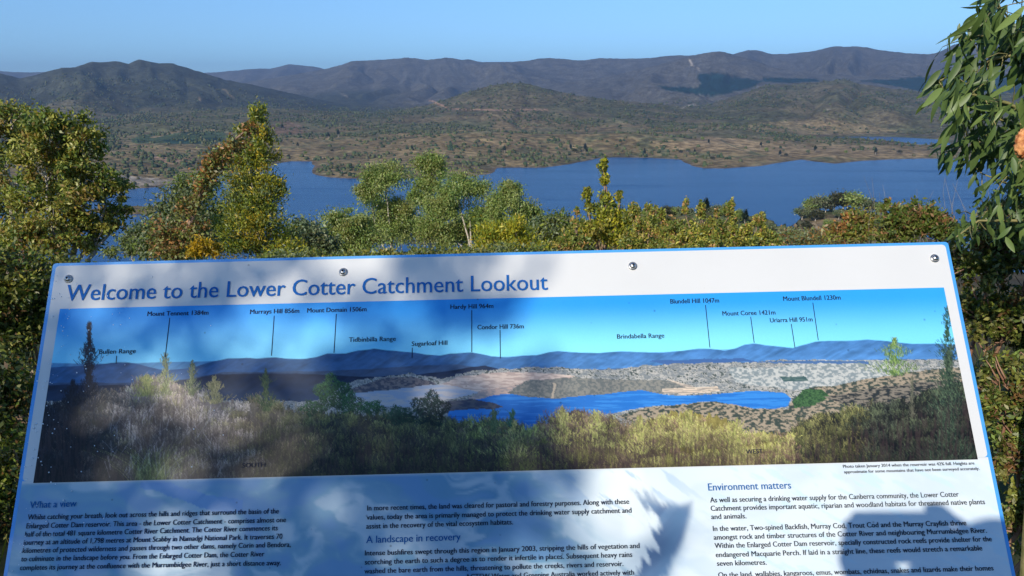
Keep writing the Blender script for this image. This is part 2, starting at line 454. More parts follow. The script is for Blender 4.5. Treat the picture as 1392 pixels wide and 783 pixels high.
# ------------------------------------------------------------------ far bush: thousands of trees, one mass
def ico():
    t = (1 + 5 ** .5) / 2
    v = np.array([[-1,t,0],[1,t,0],[-1,-t,0],[1,-t,0],[0,-1,t],[0,1,t],[0,-1,-t],[0,1,-t],[t,0,-1],[t,0,1],[-t,0,-1],[-t,0,1]], float)
    v /= np.linalg.norm(v[0])
    f = np.array([[0,11,5],[0,5,1],[0,1,7],[0,7,10],[0,10,11],[1,5,9],[5,11,4],[11,10,2],[10,7,6],[7,1,8],[3,9,4],[3,4,2],[3,2,6],[3,6,8],[3,8,9],[4,9,5],[2,4,11],[6,2,10],[8,6,7],[9,8,1]])
    return v, f
OCT_V = np.array([[1,0,0],[0,1,0],[-1,0,0],[0,-1,0],[0,0,1.1],[0,0,-.5]], float)
OCT_F = np.array([[0,1,4],[1,2,4],[2,3,4],[3,0,4],[1,0,5],[2,1,5],[3,2,5],[0,3,5]])
def scatter_mass(P, S, Cc, bv, bf, jit=.35):
    n = len(P)
    J = 1 + jit * (rng.random((n, len(bv), 1)) * 2 - 1)
    a = rng.random(n) * 6.283
    ca, sa = np.cos(a)[:, None], np.sin(a)[:, None]
    vx = bv[None, :, 0] * ca - bv[None, :, 1] * sa; vy = bv[None, :, 0] * sa + bv[None, :, 1] * ca
    vv = np.stack([vx, vy, np.broadcast_to(bv[None, :, 2], vx.shape)], -1) * J * S[:, None, :] + P[:, None, :]
    ff = bf[None] + (np.arange(n) * len(bv))[:, None, None]
    cc = np.repeat(Cc[:, None, :], len(bv), 1)
    return vv.reshape(-1, 3), ff.reshape(-1, 3), cc.reshape(-1, 3)
M_far = leaf_mat('distant_foliage', rough=.9, trans=.0, spec=.05)
n = 60000
u = rng.uniform(-30, 1420, n); v = rng.uniform(150, 258, n)
# walk each sample to the land by sampling distance directly
rad = np.exp(rng.uniform(np.log(850), np.log(5200), n)); thh, _ = theta_tan(u, np.full(n, 200.0))
x = rad * np.sin(thh); y = rad * np.cos(thh)
h, sd, q1, q2, hl = ground_h(x, y, True)
pu, pv = to_px(np.stack([x, y, h], -1))
dens = fbm(x / 170, y / 170, 4, 201)
dens2 = fbm(x / 45, y / 45, 3, 202)
bare = sstep(2700, 2100, rad) * .55
tan = inpoly(pu, pv, [(906,197),(930,190),(965,186),(1050,192),(1262,200),(1262,216),(1042,224)]) | inpoly(pu, pv, [(60,226),(130,232),(215,243),(240,246),(232,252),(200,256),(60,262)])
keep = (sd > 9) & (h > WATER_Z + 1) & (hl < h - 1) & (rng.random(n) < np.clip((dens - .36) * 5, .05, 1) * (1 - bare) * np.where(tan, .12, 1) * np.clip((dens2 - .3) * 4, .1, 1))
x, y, h, rad, dens, dens2 = x[keep], y[keep], h[keep], rad[keep], dens[keep], dens2[keep]
k = len(x)
sz = (2.6 + 2.6 * rng.random(k)) * (.8 + rad / 9000)
pal = np.array([[.050, .066, .028], [.070, .078, .036], [.090, .086, .044], [.036, .056, .030], [.075, .092, .038]])
cc = pal[rng.integers(0, 5, k)] * (.75 + .6 * rng.random((k, 1)))
P = np.stack([x, y, h + sz * .35], -1); S = np.stack([sz, sz, sz * (.75 + .5 * rng.random(k))], -1)
near = rad < 2300
iv, if_ = ico()
va, fa, ca_ = scatter_mass(P[near], S[near], cc[near], iv, if_)
vb, fb, cb_ = scatter_mass(P[~near], S[~near], cc[~near], OCT_V, OCT_F)
wood = link('distant_woodland', mesh_np('distant_woodland', np.vstack([va, vb]), np.vstack([fa, fb + len(va)]), M_far, smooth=True, colors=np.vstack([ca_, cb_])))
tag(wood, 'scattered grey green bush covering the slopes beyond the reservoir', 'woodland', kind='stuff')
print('far trees', k, near.sum())

# ================================================================== PLANTS
def unit(a): return a / (np.linalg.norm(a, axis=-1, keepdims=True) + 1e-12)
def gh(x, y): return float(ground_h(np.array([float(x)]), np.array([float(y)]))[0])
def diamond(P, A, L, W, Cc):
    """leaf quads: centre, axis, length, width"""
    n = len(P)
    s = unit(np.cross(A, rng.normal(size=(n, 3))))
    up = np.cross(A, s)
    L = np.broadcast_to(L, (n,))[:, None]; W = np.broadcast_to(W, (n,))[:, None]
    v = np.stack([P - A * L * .5, P + s * W * .5 + up * W * .12 + A * L * .06, P + A * L * .5, P - s * W * .5 + up * W * .12 + A * L * .06], 1)
    f = np.arange(n * 4).reshape(n, 4)
    return v.reshape(-1, 3), f, np.repeat(Cc, 4, 0)
def tube(pts, rads, sides=6):
    pts = [np.asarray(p, float) for p in pts]
    V = []; F = []
    for i, p in enumerate(pts):
        d = pts[min(i + 1, len(pts) - 1)] - pts[max(i - 1, 0)]
        d = d / (np.linalg.norm(d) + 1e-9)
        a = np.cross(d, [0.31, .2, .93]); a = a / (np.linalg.norm(a) + 1e-9); b = np.cross(d, a)
        for k in range(sides):
            t = k / sides * 2 * math.pi
            V.append(p + (a * math.cos(t) + b * math.sin(t)) * rads[i])
    for i in range(len(pts) - 1):
        for k in range(sides):
            k2 = (k + 1) % sides
            F.append([i * sides + k, i * sides + k2, (i + 1) * sides + k2, (i + 1) * sides + k])
    return np.array(V), np.array(F)
def join(parts):
    V = []; F = []; o = 0
    for v, f in parts:
        V.append(v); F.append(f + o); o += len(v)
    return np.vstack(V), np.vstack(F)
def limb(a, b, r0, r1, n=7, wob=.06, sag=0):
    a = np.asarray(a, float); b = np.asarray(b, float)
    L = np.linalg.norm(b - a)
    P = []
    w = np.cumsum(rng.normal(size=(n, 3)), 0) * wob * L / n
    for i in range(n):
        t = i / (n - 1)
        P.append(a + (b - a) * t + w[i] * math.sin(math.pi * t) + np.array([0, 0, sag * L * math.sin(math.pi * t)]))
    return tube(P, [r0 + (r1 - r0) * i / (n - 1) for i in range(n)])
def clump_leaves(cen, rad, n, L, ratio, pal, droop=.3, clumps=26, shell=.62, sig=.20, tipcol=None, flat=0):
    """leaves gathered in clumps inside an ellipsoid"""
    u = unit(rng.normal(size=(clumps, 3)))
    u[:, 2] = np.where(u[:, 2] < -.55, -u[:, 2] * .5, u[:, 2])
    rr_ = shell + (1 - shell) * rng.random((clumps, 1))
    rr_ = np.where(rng.random((clumps, 1)) < .18, rng.random((clumps, 1)) * shell, rr_)
    cc_ = u * rr_
    wgt = .4 + rng.random(clumps); wgt /= wgt.sum()
    which = rng.choice(clumps, n, p=wgt)
    s = sig * (.6 + .8 * rng.random(clumps))[which][:, None]
    q = cc_[which] + rng.normal(size=(n, 3)) * s
    P = np.asarray(cen) + q * np.asarray(rad)
    A = unit(unit(q) * .5 + rng.normal(size=(n, 3)) * .7 + np.array([0, 0, -droop * 1.6]))
    pal = np.asarray(pal, float)
    pc = rng.integers(0, len(pal), clumps)
    pick = np.where(rng.random(n) < .6, pc[which], rng.integers(0, len(pal), n))
    Cc = pal[pick] * (.72 + .56 * rng.random((n, 1)))
    Ls = L * (.6 + .8 * rng.random(n))
    return P, A, Ls, Ls * ratio, Cc, np.asarray(cen) + cc_ * np.asarray(rad) * .85

def plant(name, label, cat, d, blobs, trunk_px, pal, n, L, ratio=.42, droop=.3, group=None, bark=None, tr=.05, clumps=26, sig=.20, shell=.6, twigs=0, stem_pts=None, stems=None, depth=1.0, crown_name='crown', twig_r=.006, ndens=None):
    """blobs: (px, py, half width px, half height px[, extra distance]) as seen in the photograph, standing at distance d"""
    bark = bark or M_bark
    bx = at_dist(trunk_px, 300, d)
    gz = gh(bx[0], bx[1])
    root = thing(name, (bx[0], bx[1], gz), label, cat, group)
    areas = np.array([b[2] * b[3] for b in blobs], float); areas /= areas.sum()
    Ps = []; tubes = []
    top = max(at_dist(b[0], b[1], d)[2] for b in blobs)
    base = np.array([bx[0], bx[1], gz - .1])
    mid = None
    LV = []; LF = []; LC = []; o = 0
    for b, ar in zip(blobs, areas):
        dd = d + (b[4] if len(b) > 4 else 0)
        c_ = at_dist(b[0], b[1], dd); s = dd / FPX
        rx, rz = b[2] * s, b[3] * s
        nn = max(60, int(n * ar))
        P, A, Ls, Ws, Cc, cl = clump_leaves(c_, (rx, (rx + rz) * .5 * depth, rz), nn, L, ratio, pal, droop, clumps, shell, sig)
        v, f, c3 = diamond(P, A, Ls, Ws, Cc)
        LV.append(v); LF.append(f + o); LC.append(c3); o += len(v)
        # limbs reach each crown lobe and its clumps
        low = c_ + np.array([0, 0, -rz * .75])
        if stems is None:
            tubes.append(limb(base + (low - base) * .0, low, tr, tr * .45, 8, .10))
        tubes.append(limb(low, c_ + np.array([0, 0, rz * .3]), tr * .45, tr * .12, 6, .15))
        for q in cl[:: max(1, int(len(cl) / 9))]:
            tubes.append(limb(low + (c_ - low) * rng.random(), q, tr * .22, tr * .05, 5, .15))
        for q in cl[: twigs]:
            e = q + (q - c_) * .35 + rng.normal(size=3) * rx * .1
            tubes.append(limb(q - (q - c_) * .4, e, twig_r, twig_r * .35, 4, .1))
    if stems:
        for st in stems:      # drawn stems: list of (px, py) from low to high, radius at the foot
            pts = [at_dist(a, b_, d) for a, b_ in st[0]]
            pts = [np.array([pts[0][0], pts[0][1], gz - .1])] + pts
            rads = np.linspace(st[1], st[1] * .3, len(pts))
            tubes.append(tube(pts, rads, 7))
    tv, tf = join(tubes)
    part('trunk', tv, tf, bark, root, smooth=True)
    part(crown_name, np.vstack(LV), np.vstack(LF), M_leaf, root, colors=np.vstack(LC))
    return root

GUM = [srgb(104,120,58), srgb(122,136,70), srgb(84,104,48), srgb(130,136,80), srgb(112,112,58)]
GUM = [g * 1.35 for g in GUM]
OLIVE = [srgb(112,118,46), srgb(92,106,42), srgb(132,126,52), srgb(78,92,38), srgb(122,100,46), srgb(140,138,66)]
OLIVE = [g * 1.28 for g in OLIVE]
YEL = [srgb(150,142,40), srgb(128,130,36), srgb(164,140,44), srgb(106,116,38)]
YEL = [g * 1.4 for g in YEL]
BRN = [srgb(124,92,54), srgb(150,104,58), srgb(110,100,56), srgb(118,116,62), srgb(104,110,62)]
BRN = [g * 1.2 for g in BRN]
GREY = [srgb(92,104,74), srgb(108,116,84), srgb(76,90,62), srgb(98,98,70)]
GREY = [g * 1.35 for g in GREY]
HEATH = [srgb(118,120,50), srgb(96,106,44), srgb(136,124,56), srgb(84,94,40), srgb(158,122,74), srgb(104,110,50), srgb(92,104,46)]
HEATH = [g * 1.3 for g in HEATH]

# --- gums on the slope, 30 to 45 m away
plant('gum_tree', 'spreading grey green gum with two white trunks in front of the lake', 'tree', 36,
      [(630,262,34,26),(600,285,28,24,.6),(655,300,22,26),(590,315,26,26),(628,318,30,24,1)], 640,
      GUM, 34000, .115, .34, droop=.5, tr=.05, clumps=34,
      stems=[([(641,345),(637,325),(630,300),(622,270)], .075), ([(641,345),(639,300),(636,262)], .06), ([(641,345),(628,335),(617,326)], .05)])
plant('gum_tree', 'tall narrow gum crown rising behind the white trunked gum', 'tree', 42,
      [(585,228,24,20),(580,256,20,18),(566,270,14,14)], 583, GUM, 19000, .12, .36, droop=.5, tr=.06)
plant('gum_tree', 'two tiered rounded gum standing left of the white trunked gum', 'tree', 38,
      [(524,246,32,24),(505,264,22,20),(535,290,32,28,.5),(520,318,34,26)], 528, GUM, 29000, .115, .36, droop=.5, tr=.06, clumps=32)
plant('gum_tree', 'dome shaped gum right of the white trunked gum with pale stem', 'tree', 34,
      [(692,272,27,26),(712,296,26,22),(675,300,14,30)], 690, GUM, 22000, .11, .36, droop=.5, tr=.06, stems=[([(691,340),(689,315),(686,290)], .06)])
plant('gum_tree', 'broad low gum spreading over the water at the left of its row', 'tree', 33,
      [(470,305,32,20),(492,330,34,22),(452,330,24,20)], 478, GUM, 22000, .11, .36, droop=.4, tr=.06)
plant('shrub', 'grey round leaved shrub between the tall wattle and the low gum', 'shrub', 22,
      [(415,322,28,22),(440,335,24,18),(395,342,22,16)], 418, GREY, 7500, .09, .6, droop=.2, tr=.03)
# --- trees at the left edge
plant('eucalyptus', 'olive tree with pale forked trunks at the left edge', 'tree', 19,
      [(14,158,32,26),(-20,190,44,40),(30,196,16,20),(-26,250,34,50),(8,320,44,34)], 12, OLIVE, 11500, .09, .42, droop=.3, tr=.05, clumps=30, sig=.15, shell=.68,
      stems=[([(16,300),(15,262),(12,235),(6,200)], .05), ([(22,300),(24,250),(28,212),(36,190)], .04)])
plant('eucalyptus', 'big bushy olive and yellow tree beside the lake arm', 'tree', 15,
      [(78,180,34,27),(112,192,24,30),(60,222,36,34),(104,236,38,30),(142,262,30,20),(160,290,20,14),(72,285,60,42),(128,318,34,30),(60,335,60,34)], 80, OLIVE, 27000, .078, .42, droop=.25, tr=.04, clumps=30, twigs=10, sig=.135, shell=.72)
plant('shrub', 'tall grey green shrub behind the leaning branch', 'shrub', 24,
      [(262,268,34,28),(232,300,36,30),(285,300,32,34),(225,336,44,24),(290,335,36,24)], 258, GREY + OLIVE[:2], 14000, .11, .42, droop=.3, tr=.04)
plant('wattle', 'tall pointed yellow green wattle against the water', 'tree', 16,
      [(350,156,10,17),(354,184,18,20),(349,213,27,24),(338,244,34,24),(352,274,42,28),(342,304,50,30),(352,336,54,26),(372,258,20,20),(328,178,11,9),(322,220,12,12)], 350, YEL + OLIVE[:4] + GREY[:1], 36000, .07, .28, droop=-.35, tr=.03, clumps=28, sig=.20, shell=.5, twigs=6)
plant('leaning_branch_shrub', 'dead looking shrub with one long brown stem leaning right', 'shrub', 13,
      [(294,224,20,18),(320,198,18,14),(300,214,14,14),(310,204,14,12),(284,240,16,16),(338,178,12,10),(275,255,16,18),(255,285,20,20),(262,322,24,22),(226,322,26,22),(338,176,12,8),(240,345,34,18)], 245, BRN + BRN + OLIVE[:2], 7000, .06, .5, droop=.1, tr=.022, clumps=20, sig=.26, shell=.3, twigs=6, bark=M_twig,
      stems=[([(238,350),(252,318),(268,282),(276,250),(292,226),(312,196),(336,176)], .05)])
plant('shrub', 'dull green shrub filling the gap left of the leaning stem', 'shrub', 26, [(196,322,26,22),(178,340,26,16),(214,342,24,16)], 196, GREY + OLIVE[:2], 7000, .10, .42, droop=.3, tr=.04)
plant('shrub', 'small bright yellow bush below the leaning stem', 'shrub', 12,
      [(275,336,16,12),(265,345,14,10),(290,344,12,12)], 275, [srgb(190,150,30), srgb(165,135,34), srgb(140,125,30)], 2600, .05, .35, droop=-.2, tr=.015)
for bx_, w_, tp_, dd_, lab in [(545,60,296,48,'dark understorey shrub below the two tiered gum'),(640,60,300,50,'dark understorey shrub behind the white trunks'),(735,60,300,46,'dark understorey shrub between the dome gum and the banksia'),(450,55,312,44,'dark understorey shrub under the broad low gum'),(780,45,312,40,'grey shrub low behind the reddish sapling')]:
    plant('shrub', lab, 'shrub', dd_, [(bx_, tp_ + 16, w_ * .7, 22), (bx_ - w_ * .5, tp_ + 26, w_ * .6, 20), (bx_ + w_ * .5, tp_ + 24, w_ * .6, 20)], bx_, GREY + GUM[:2] + OLIVE[1:2], 11000, .17, .45, droop=.2, tr=.05, group='understorey shrubs behind the gums')
# --- middle bushes just over the top edge of the sign
plant('shrub', 'yellow green feathery bush right of the white trunks', 'shrub', 16,
      [(672,320,22,18),(700,315,20,22),(715,334,26,16),(662,340,20,14)], 690, YEL, 8000, .085, .26, droop=-.45, tr=.025, sig=.26, shell=.4)
plant('shrub', 'olive bush under the dome shaped gum', 'shrub', 19,
      [(752,306,26,18),(735,325,26,20),(775,322,24,20)], 752, GREY + OLIVE[:2], 7000, .09, .45, droop=.2, tr=.03)
plant('banksia', 'upright banksia with one knobbly spire rising over the lake', 'tree', 11,
      [(821,226,6,15),(822,248,8,12),(824,270,9,12),(797,264,6,12),(800,282,7,10),(843,268,6,10),(824,292,20,16),(815,318,38,20),(850,300,16,14),(790,325,26,18),(850,328,30,18)], 822, HEATH[:4] + YEL[:2], 11500, .055, .45, droop=-.5, tr=.02, clumps=18, sig=.22, shell=.35,
      bark=M_twig, twigs=2)
plant('shrub', 'small reddish sapling left of the banksia spire', 'shrub', 10,
      [(784,288,3,7),(782,304,6,8),(776,330,22,14)], 782, HEATH, 1800, .05, .5, droop=0, tr=.012, bark=M_twig)
for px_, w_, tp_, dd_, lab in [(900,42,292,9.5,'olive heath bush with orange flecks right of the banksia'), (962,38,296,9,'leafy heath bush between two orange flecked heath bushes'),
                          (1028,34,312,8.5,'low pale yellow green heath bush before the bare spur'), (872,30,318,8,'dense little heath bush in front of the banksia foot'), (940,40,320,7.5,'low orange tinted heath bush close behind the sign')]:
    spikes = [(px_ + rng.uniform(-1, 1) * w_, tp_ + rng.uniform(-14, 8), rng.uniform(3, 7), rng.uniform(8, 16)) for _ in range(7)]
    plant('heath_bush', lab, 'bush', dd_, [(px_, tp_ + 20, w_, 20), (px_ - w_ * .5, tp_ + 34, w_ * .7, 18), (px_ + w_ * .5, tp_ + 31, w_ * .7, 18)] + spikes, px_, HEATH + [srgb(176, 168, 70) * 1.1], 11000, .034, .46, droop=-.1, tr=.012, group='heath bushes behind the sign', clumps=34, twigs=7, bark=M_twig, sig=.13, shell=.72)
plant('heath_bush', 'brown twiggy bush at the far end of the heath', 'bush', 14,
      [(1090,325,34,12),(1130,330,34,10)], 1100, BRN + GREY[:2], 4200, .05, .4, droop=0, tr=.012, group='heath bushes behind the sign', bark=M_twig, twigs=10, sig=.3)
for px_, w_, tp_, dd_, lab in [(600, 60, 334, 8, 'low heath bush right behind the top edge below the white trunks'), (500, 60, 336, 8.5, 'low heath bush right behind the top edge below the two tiered gum'), (400, 60, 340, 9, 'low heath bush right behind the top edge right of the wattle'), (700, 60, 330, 7.6, 'low heath bush right behind the top edge below the yellow feathery bush')]:
    plant('heath_bush', lab, 'bush', dd_, [(px_, tp_ + 18, w_, 18), (px_ - w_ * .5, tp_ + 22, w_ * .7, 16), (px_ + w_ * .5, tp_ + 21, w_ * .7, 16)], px_, GREY[:2] + HEATH[:4], 7000, .036, .46, droop=-.1, tr=.012, group='heath bushes behind the sign', clumps=34, twigs=4, bark=M_twig, sig=.14)
# --- right: pinkish stemmed shrubs over the sign corner
plant('shrub', 'shrub with orange brown tips above the right end of the sign', 'shrub', 5.2,
      [(1166,300,20,16),(1150,318,22,14),(1185,318,26,14)], 1170, BRN + HEATH[:4], 5200, .024, .45, droop=-.2, tr=.008, clumps=22, bark=M_redtwig, twigs=10, sig=.2, twig_r=.004)
plant('shrub', 'green shrub with pink upright stems beside the acacia', 'shrub', 4.2,
      [(1222,306,26,20),(1250,296,22,18),(1212,322,26,12),(1275,315,30,22),(1205,280,5,10),(1218,284,4,8)], 1235, [srgb(110,124,50)*.8, srgb(88,104,44)*.8, srgb(134,140,70)*.8, srgb(160,120,80)*.8], 9500, .021, .45, droop=-.2, tr=.008, clumps=30, bark=M_redtwig, twigs=10, sig=.18, twig_r=.004)
# --- undergrowth beside the sign, left and right
DK = [srgb(92,100,40)*.9, srgb(74,84,34)*.9, srgb(112,112,52)*.9, srgb(120,88,50)*.9, srgb(60,72,30)*.9, srgb(138,134,70)*.9]
plant('undergrowth_bush', 'dense small leaved bush left of the sign, upper part', 'bush', 4.6,
      [(30,385,60,50),(-60,400,80,60),(40,450,46,50),(-40,470,80,60)], 10, DK + OLIVE[:3], 30000, .027, .46, droop=.1, tr=.012, clumps=70, bark=M_twig, twigs=24, sig=.14, twig_r=.003)
plant('undergrowth_bush', 'dark tangled bush low at the left edge of the sign', 'bush', 3.4,
      [(10,560,50,60),(-70,560,80,80),(0,670,50,70),(-70,700,80,80),(-10,780,50,50)], -5, DK + OLIVE[:2], 20000, .023, .5, droop=.1, tr=.010, clumps=70, bark=M_twig, twigs=26, sig=.14, twig_r=.003)
plant('undergrowth_bush', 'tall dark bush with small leaves right of the sign', 'bush', 3.1,
      [(1345,360,50,46),(1400,340,70,70),(1345,440,44,60),(1420,450,60,70)], 1360, DK + OLIVE[:2], 21000, .021, .46, droop=.1, tr=.012, clumps=60, bark=M_redtwig, twigs=50, sig=.085, shell=.7, twig_r=.0035)
plant('undergrowth_bush', 'sunlit low bush with reddish stems right of the sign', 'bush', 2.6,
      [(1372,540,40,50),(1440,540,50,60),(1390,620,40,50),(1440,660,60,70),(1400,720,40,50)], 1392, DK + GUM[:2] + HEATH[:1], 19000, .018, .46, droop=.05, tr=.010, clumps=60, bark=M_redtwig, twigs=60, sig=.085, shell=.7, twig_r=.0032)

# --- round crowned trees on the near spurs, copies of a few crowns
def small_tree_proto(kind):
    pal = {0: GREY, 1: GUM, 2: [srgb(70,74,48)*.7, srgb(90,88,60)*.7, srgb(60,66,40)*.7], 3: [srgb(38,58,40)*.6, srgb(50,72,46)*.6, srgb(30,48,34)*.6]}[kind]
    root = thing('spur_tree', (0, 0, 0), 'x', 'tree')
    rad = [(1.9, 1.9, 1.25), (1.7, 1.7, 1.5), (1.8, 1.8, 1.0), (1.0, 1.0, 2.2)][kind]
    P, A, Ls, Ws, Cc, cl = clump_leaves((0, 0, rad[2] + .7), rad, 1700, .40, .6, pal, .2, 26, .45, .24)
    v, f, c3 = diamond(P, A, Ls, Ws, Cc)
    tb = [limb((0, 0, -.4), (0, 0, rad[2] + .6), .12, .06, 5, .1)] + [limb((0, 0, rad[2] * .6), q, .05, .02, 4, .1) for q in cl[::4]]
    tv, tf = join(tb)
    part('trunk', tv, tf, M_bark, root, smooth=True)
    part('crown', v, f, M_leaf, root, colors=c3)
    return root
protos = [small_tree_proto(i) for i in range(4)]
used = set()
def place_tree(kind, x, y, s, label, group, cat='tree', name=None):
    if kind not in used: used.add(kind); o = protos[kind]
    else: o = copy_tree(protos[kind])
    o.location = (x, y, gh(x, y)); o.scale = (s, s, s * (.85 + .3 * random.random())); o.rotation_euler = (0, 0, random.random() * 6.28)
    if name: o.name = name
    tag(o, label, cat, group)
    return o
def nearest_on_ray(px, py, r0, r1):
    """walk out along a photographed line of sight until it meets the land"""
    ds = np.linspace(r0, r1, 400)
    P = at_dist(np.full(400, px), np.full(400, py), ds)
    g_ = ground_h(P[:, 0], P[:, 1])
    k_ = np.argmax(g_ > P[:, 2])
    return P[k_] if g_[k_] > P[k_, 2] else None
SPUR1 = [(806,300,.8),(882,300,1.1),(893,298,.9),(905,296,1.2),(918,296,1.0),(930,297,1.3),(958,296,1.2),(972,297,1.3),(985,298,1.1),(990,301,1.0),(1003,303,.9),(1012,306,.9),(1028,312,.8),(1044,318,.9),(1010,318,.8),(1060,326,.8),(985,312,1),(1035,326,.9)]
lab1 = ['pale grey bush at the foot of the lake slope', 'rounded grey green tree on the first spur above the water']
ORD = 'first second third fourth fifth sixth seventh eighth ninth tenth eleventh twelfth thirteenth fourteenth fifteenth sixteenth seventeenth eighteenth nineteenth twentieth'.split()
ORD += ['twenty ' + q for q in ORD[:9]] + ['thirtieth'] + ['thirty ' + q for q in ORD[:9]] + ['fortieth'] + ['forty ' + q for q in ORD[:9]]
LOOK = {0: 'pale grey', 1: 'grey green', 2: 'dull brown green', 3: 'dark upright'}
SPUR1.sort()
for i, (a_, b_, s_) in enumerate(SPUR1):
    P_ = nearest_on_ray(a_, b_, 120, 420)
    if P_ is None: continue
    kind = [0, 1, 0, 2, 1, 0, 3][i % 7]
    place_tree(kind, P_[0], P_[1], s_ * .95, LOOK[kind] + ' tree on the bushy spur behind the heath, ' + ORD[i] + ' from the left', 'trees on the first spur')
SPUR2 = sorted([(1090,296,1.3),(1100,291,1.5),(1112,288,1.6),(1122,286,1.4),(1134,284,1.8),(1146,284,2.0),(1158,285,1.8),(1172,286,1.4),(1184,288,1.2),(1108,298,1.2),(1140,296,.8),(1195,293,1.1),(1170,300,.7),(1096,310,.9),(1125,310,.8)])
for i, (a_, b_, s_) in enumerate(SPUR2):
    P_ = nearest_on_ray(a_, b_ + 3, 300, 760)
    if P_ is None: continue
    place_tree([0, 2, 1, 2][i % 4], P_[0], P_[1], s_ * 1.9, LOOK[[0, 2, 1, 2][i % 4]] + ' round tree on the brown spur by the lake, ' + ORD[i] + ' from the left', 'trees on the brown spur')
SHORE = sorted([(1108,207,1),(1098,209,.9),(1060,213,1),(968,217,1.1),(876,212,1),(1190,211,1.1),(1150,209,.8),(1222,209,1),(935,207,1),(925,208,.9),(944,209,.8),(788,205,1.3),(795,207,1.3),(782,208,1.2),(802,208,1.1),(776,204,1.0),(686,208,1.2),(692,210,1),(460,186,1.2),(455,190,1.2),(447,188,1),(392,214,.9),(415,211,.9),(955,191,.9),(963,196,.8),(1010,189,.8),(1034,200,.9),(1042,207,1),(1068,212,.8),(378,174,1.1),(384,176,1.0),(396,178,1.0),(175,246,1.1),(162,242,1.2),(185,241,1.0),(200,238,1.0),(150,236,.9),(190,232,.8),(405,201,.9),(466,205,.8),(452,207,.8),(560,205,.8),(626,190,.9),(630,192,.8)])
for i, (a_, b_, s_) in enumerate(SHORE):
    P_ = nearest_on_ray(a_, b_, 1000, 4200)
    if P_ is None: continue
    place_tree([3, 1, 3, 2, 0][i % 5], P_[0], P_[1], s_ * 2.6 * np.hypot(P_[0], P_[1]) / 1900, 'small ' + LOOK[[3, 1, 3, 2, 0][i % 5]] + ' tree on the far shore slope, ' + ORD[i] + ' from the left', 'dark trees on the far shore')

# low scrub that covers the two near spurs
n = 26000
tq = rng.uniform(R(-32), R(36), n); rq = np.exp(rng.uniform(np.log(55), np.log(700), n))
x = rq * np.sin(tq); y = rq * np.cos(tq); h, sd_, q1, q2, hl = ground_h(x, y, True)
brown = sstep(R(16), R(20), tq) * sstep(280, 330, rq)
kp = (h > WATER_Z + 2.5) & (rng.random(n) < (1 - .62 * brown))
x, y, h, rq, tq, brown = x[kp], y[kp], h[kp], rq[kp], tq[kp], brown[kp]; n = len(x)
q = rng.random(n); sz = (.45 + 1.5 * q ** 3) * (.7 + rq / 500)
pal = np.array([[.075, .085, .040], [.095, .095, .048], [.060, .075, .036], [.12, .11, .06], [.085, .075, .045]]); palb = np.array([[.13, .095, .06], [.10, .085, .055], [.16, .125, .085], [.09, .09, .055]])
cc = np.where((rng.random(n) < brown * .8)[:, None], palb[rng.integers(0, 4, n)], pal[rng.integers(0, 5, n)]) * (.7 + .6 * rng.random((n, 1)))
iv, if_ = ico()
va, fa, ca_ = scatter_mass(np.stack([x, y, h + sz * .2], -1), np.stack([sz, sz, sz * .8], -1), cc, iv, if_, .45)
tag(link('spur_scrub', mesh_np('spur_scrub', va, fa, M_far, colors=ca_)), 'low dry scrub covering the slope down to the near water', 'scrub', kind='stuff')

# ================================================================== the acacia that leans in at the right
m, nt, p = new_mat('acacia_leaf')
oi = N(nt, 'ShaderNodeObjectInfo'); at = N(nt, 'ShaderNodeTexCoord')
r_ = N(nt, 'ShaderNodeValToRGB'); r_.color_ramp.elements[0].color = (.055, .095, .022, 1); r_.color_ramp.elements[1].color = (.17, .23, .06, 1)
nt.links.new(oi.outputs['Random'], r_.inputs[0])
wv = N(nt, 'ShaderNodeTexNoise', Scale=60.0, Detail=3); nt.links.new(at.outputs['Object'], wv.inputs['Vector'])
mr = N(nt, 'ShaderNodeMapRange'); mr.inputs['To Min'].default_value = .75; mr.inputs['To Max'].default_value = 1.25; nt.links.new(wv.outputs[0], mr.inputs['Value'])
mm = N(nt, 'ShaderNodeMixRGB', blend_type='MULTIPLY', Fac=1.0); nt.links.new(r_.outputs[0], mm.inputs['Color1']); nt.links.new(mr.outputs[0], mm.inputs['Color2'])
nt.links.new(mm.outputs[0], p.inputs['Base Color']); p.inputs['Roughness'].default_value = .42; p.inputs['Specular IOR Level'].default_value = .3
tr_ = N(nt, 'ShaderNodeBsdfTranslucent'); nt.links.new(mm.outputs[0], tr_.inputs['Color'])
mx = N(nt, 'ShaderNodeMixShader', Fac=.22); out = nt.nodes['Material Output']
nt.links.new(p.outputs[0], mx.inputs[1]); nt.links.new(tr_.outputs[0], mx.inputs[2]); nt.links.new(mx.outputs[0], out.inputs[0])
M_acacia = m
def leaf_mesh(L, W, bend, curl, nseg=7):
    V = []; F = []
    for i in range(nseg + 1):
        t = i / nseg
        w = W * .5 * (math.sin(math.pi * min(1, t * .96 + .03)) ** .75) * (1 - .25 * t)
        x = L * t; off = bend * L * math.sin(math.pi * t * .5) ** 2
        z = -curl * L * t * t
        V += [(x, off + w, z + w * .22), (x, off, z), (x, off - w, z + w * .22)]
    for i in range(nseg):
        a = i * 3
        F += [[a, a + 3, a + 4, a + 1], [a + 1, a + 4, a + 5, a + 2]]
    return mesh_np('leaf', V, F, M_acacia, smooth=True)
leaf_meshes = [leaf_mesh(1, .30, .12, .12), leaf_mesh(1, .26, -.14, .2), leaf_mesh(1, .34, .03, .06), leaf_mesh(1, .24, .22, .28), leaf_mesh(1, .28, -.06, .35)]
ac_d = 2.35
bxp = at_dist(1500, 300, ac_d)
ac = thing('acacia_tree', (bxp[0], bxp[1], gh(bxp[0], bxp[1])), 'acacia with long curved green leaves reaching in at the right edge', 'tree')
tb = []
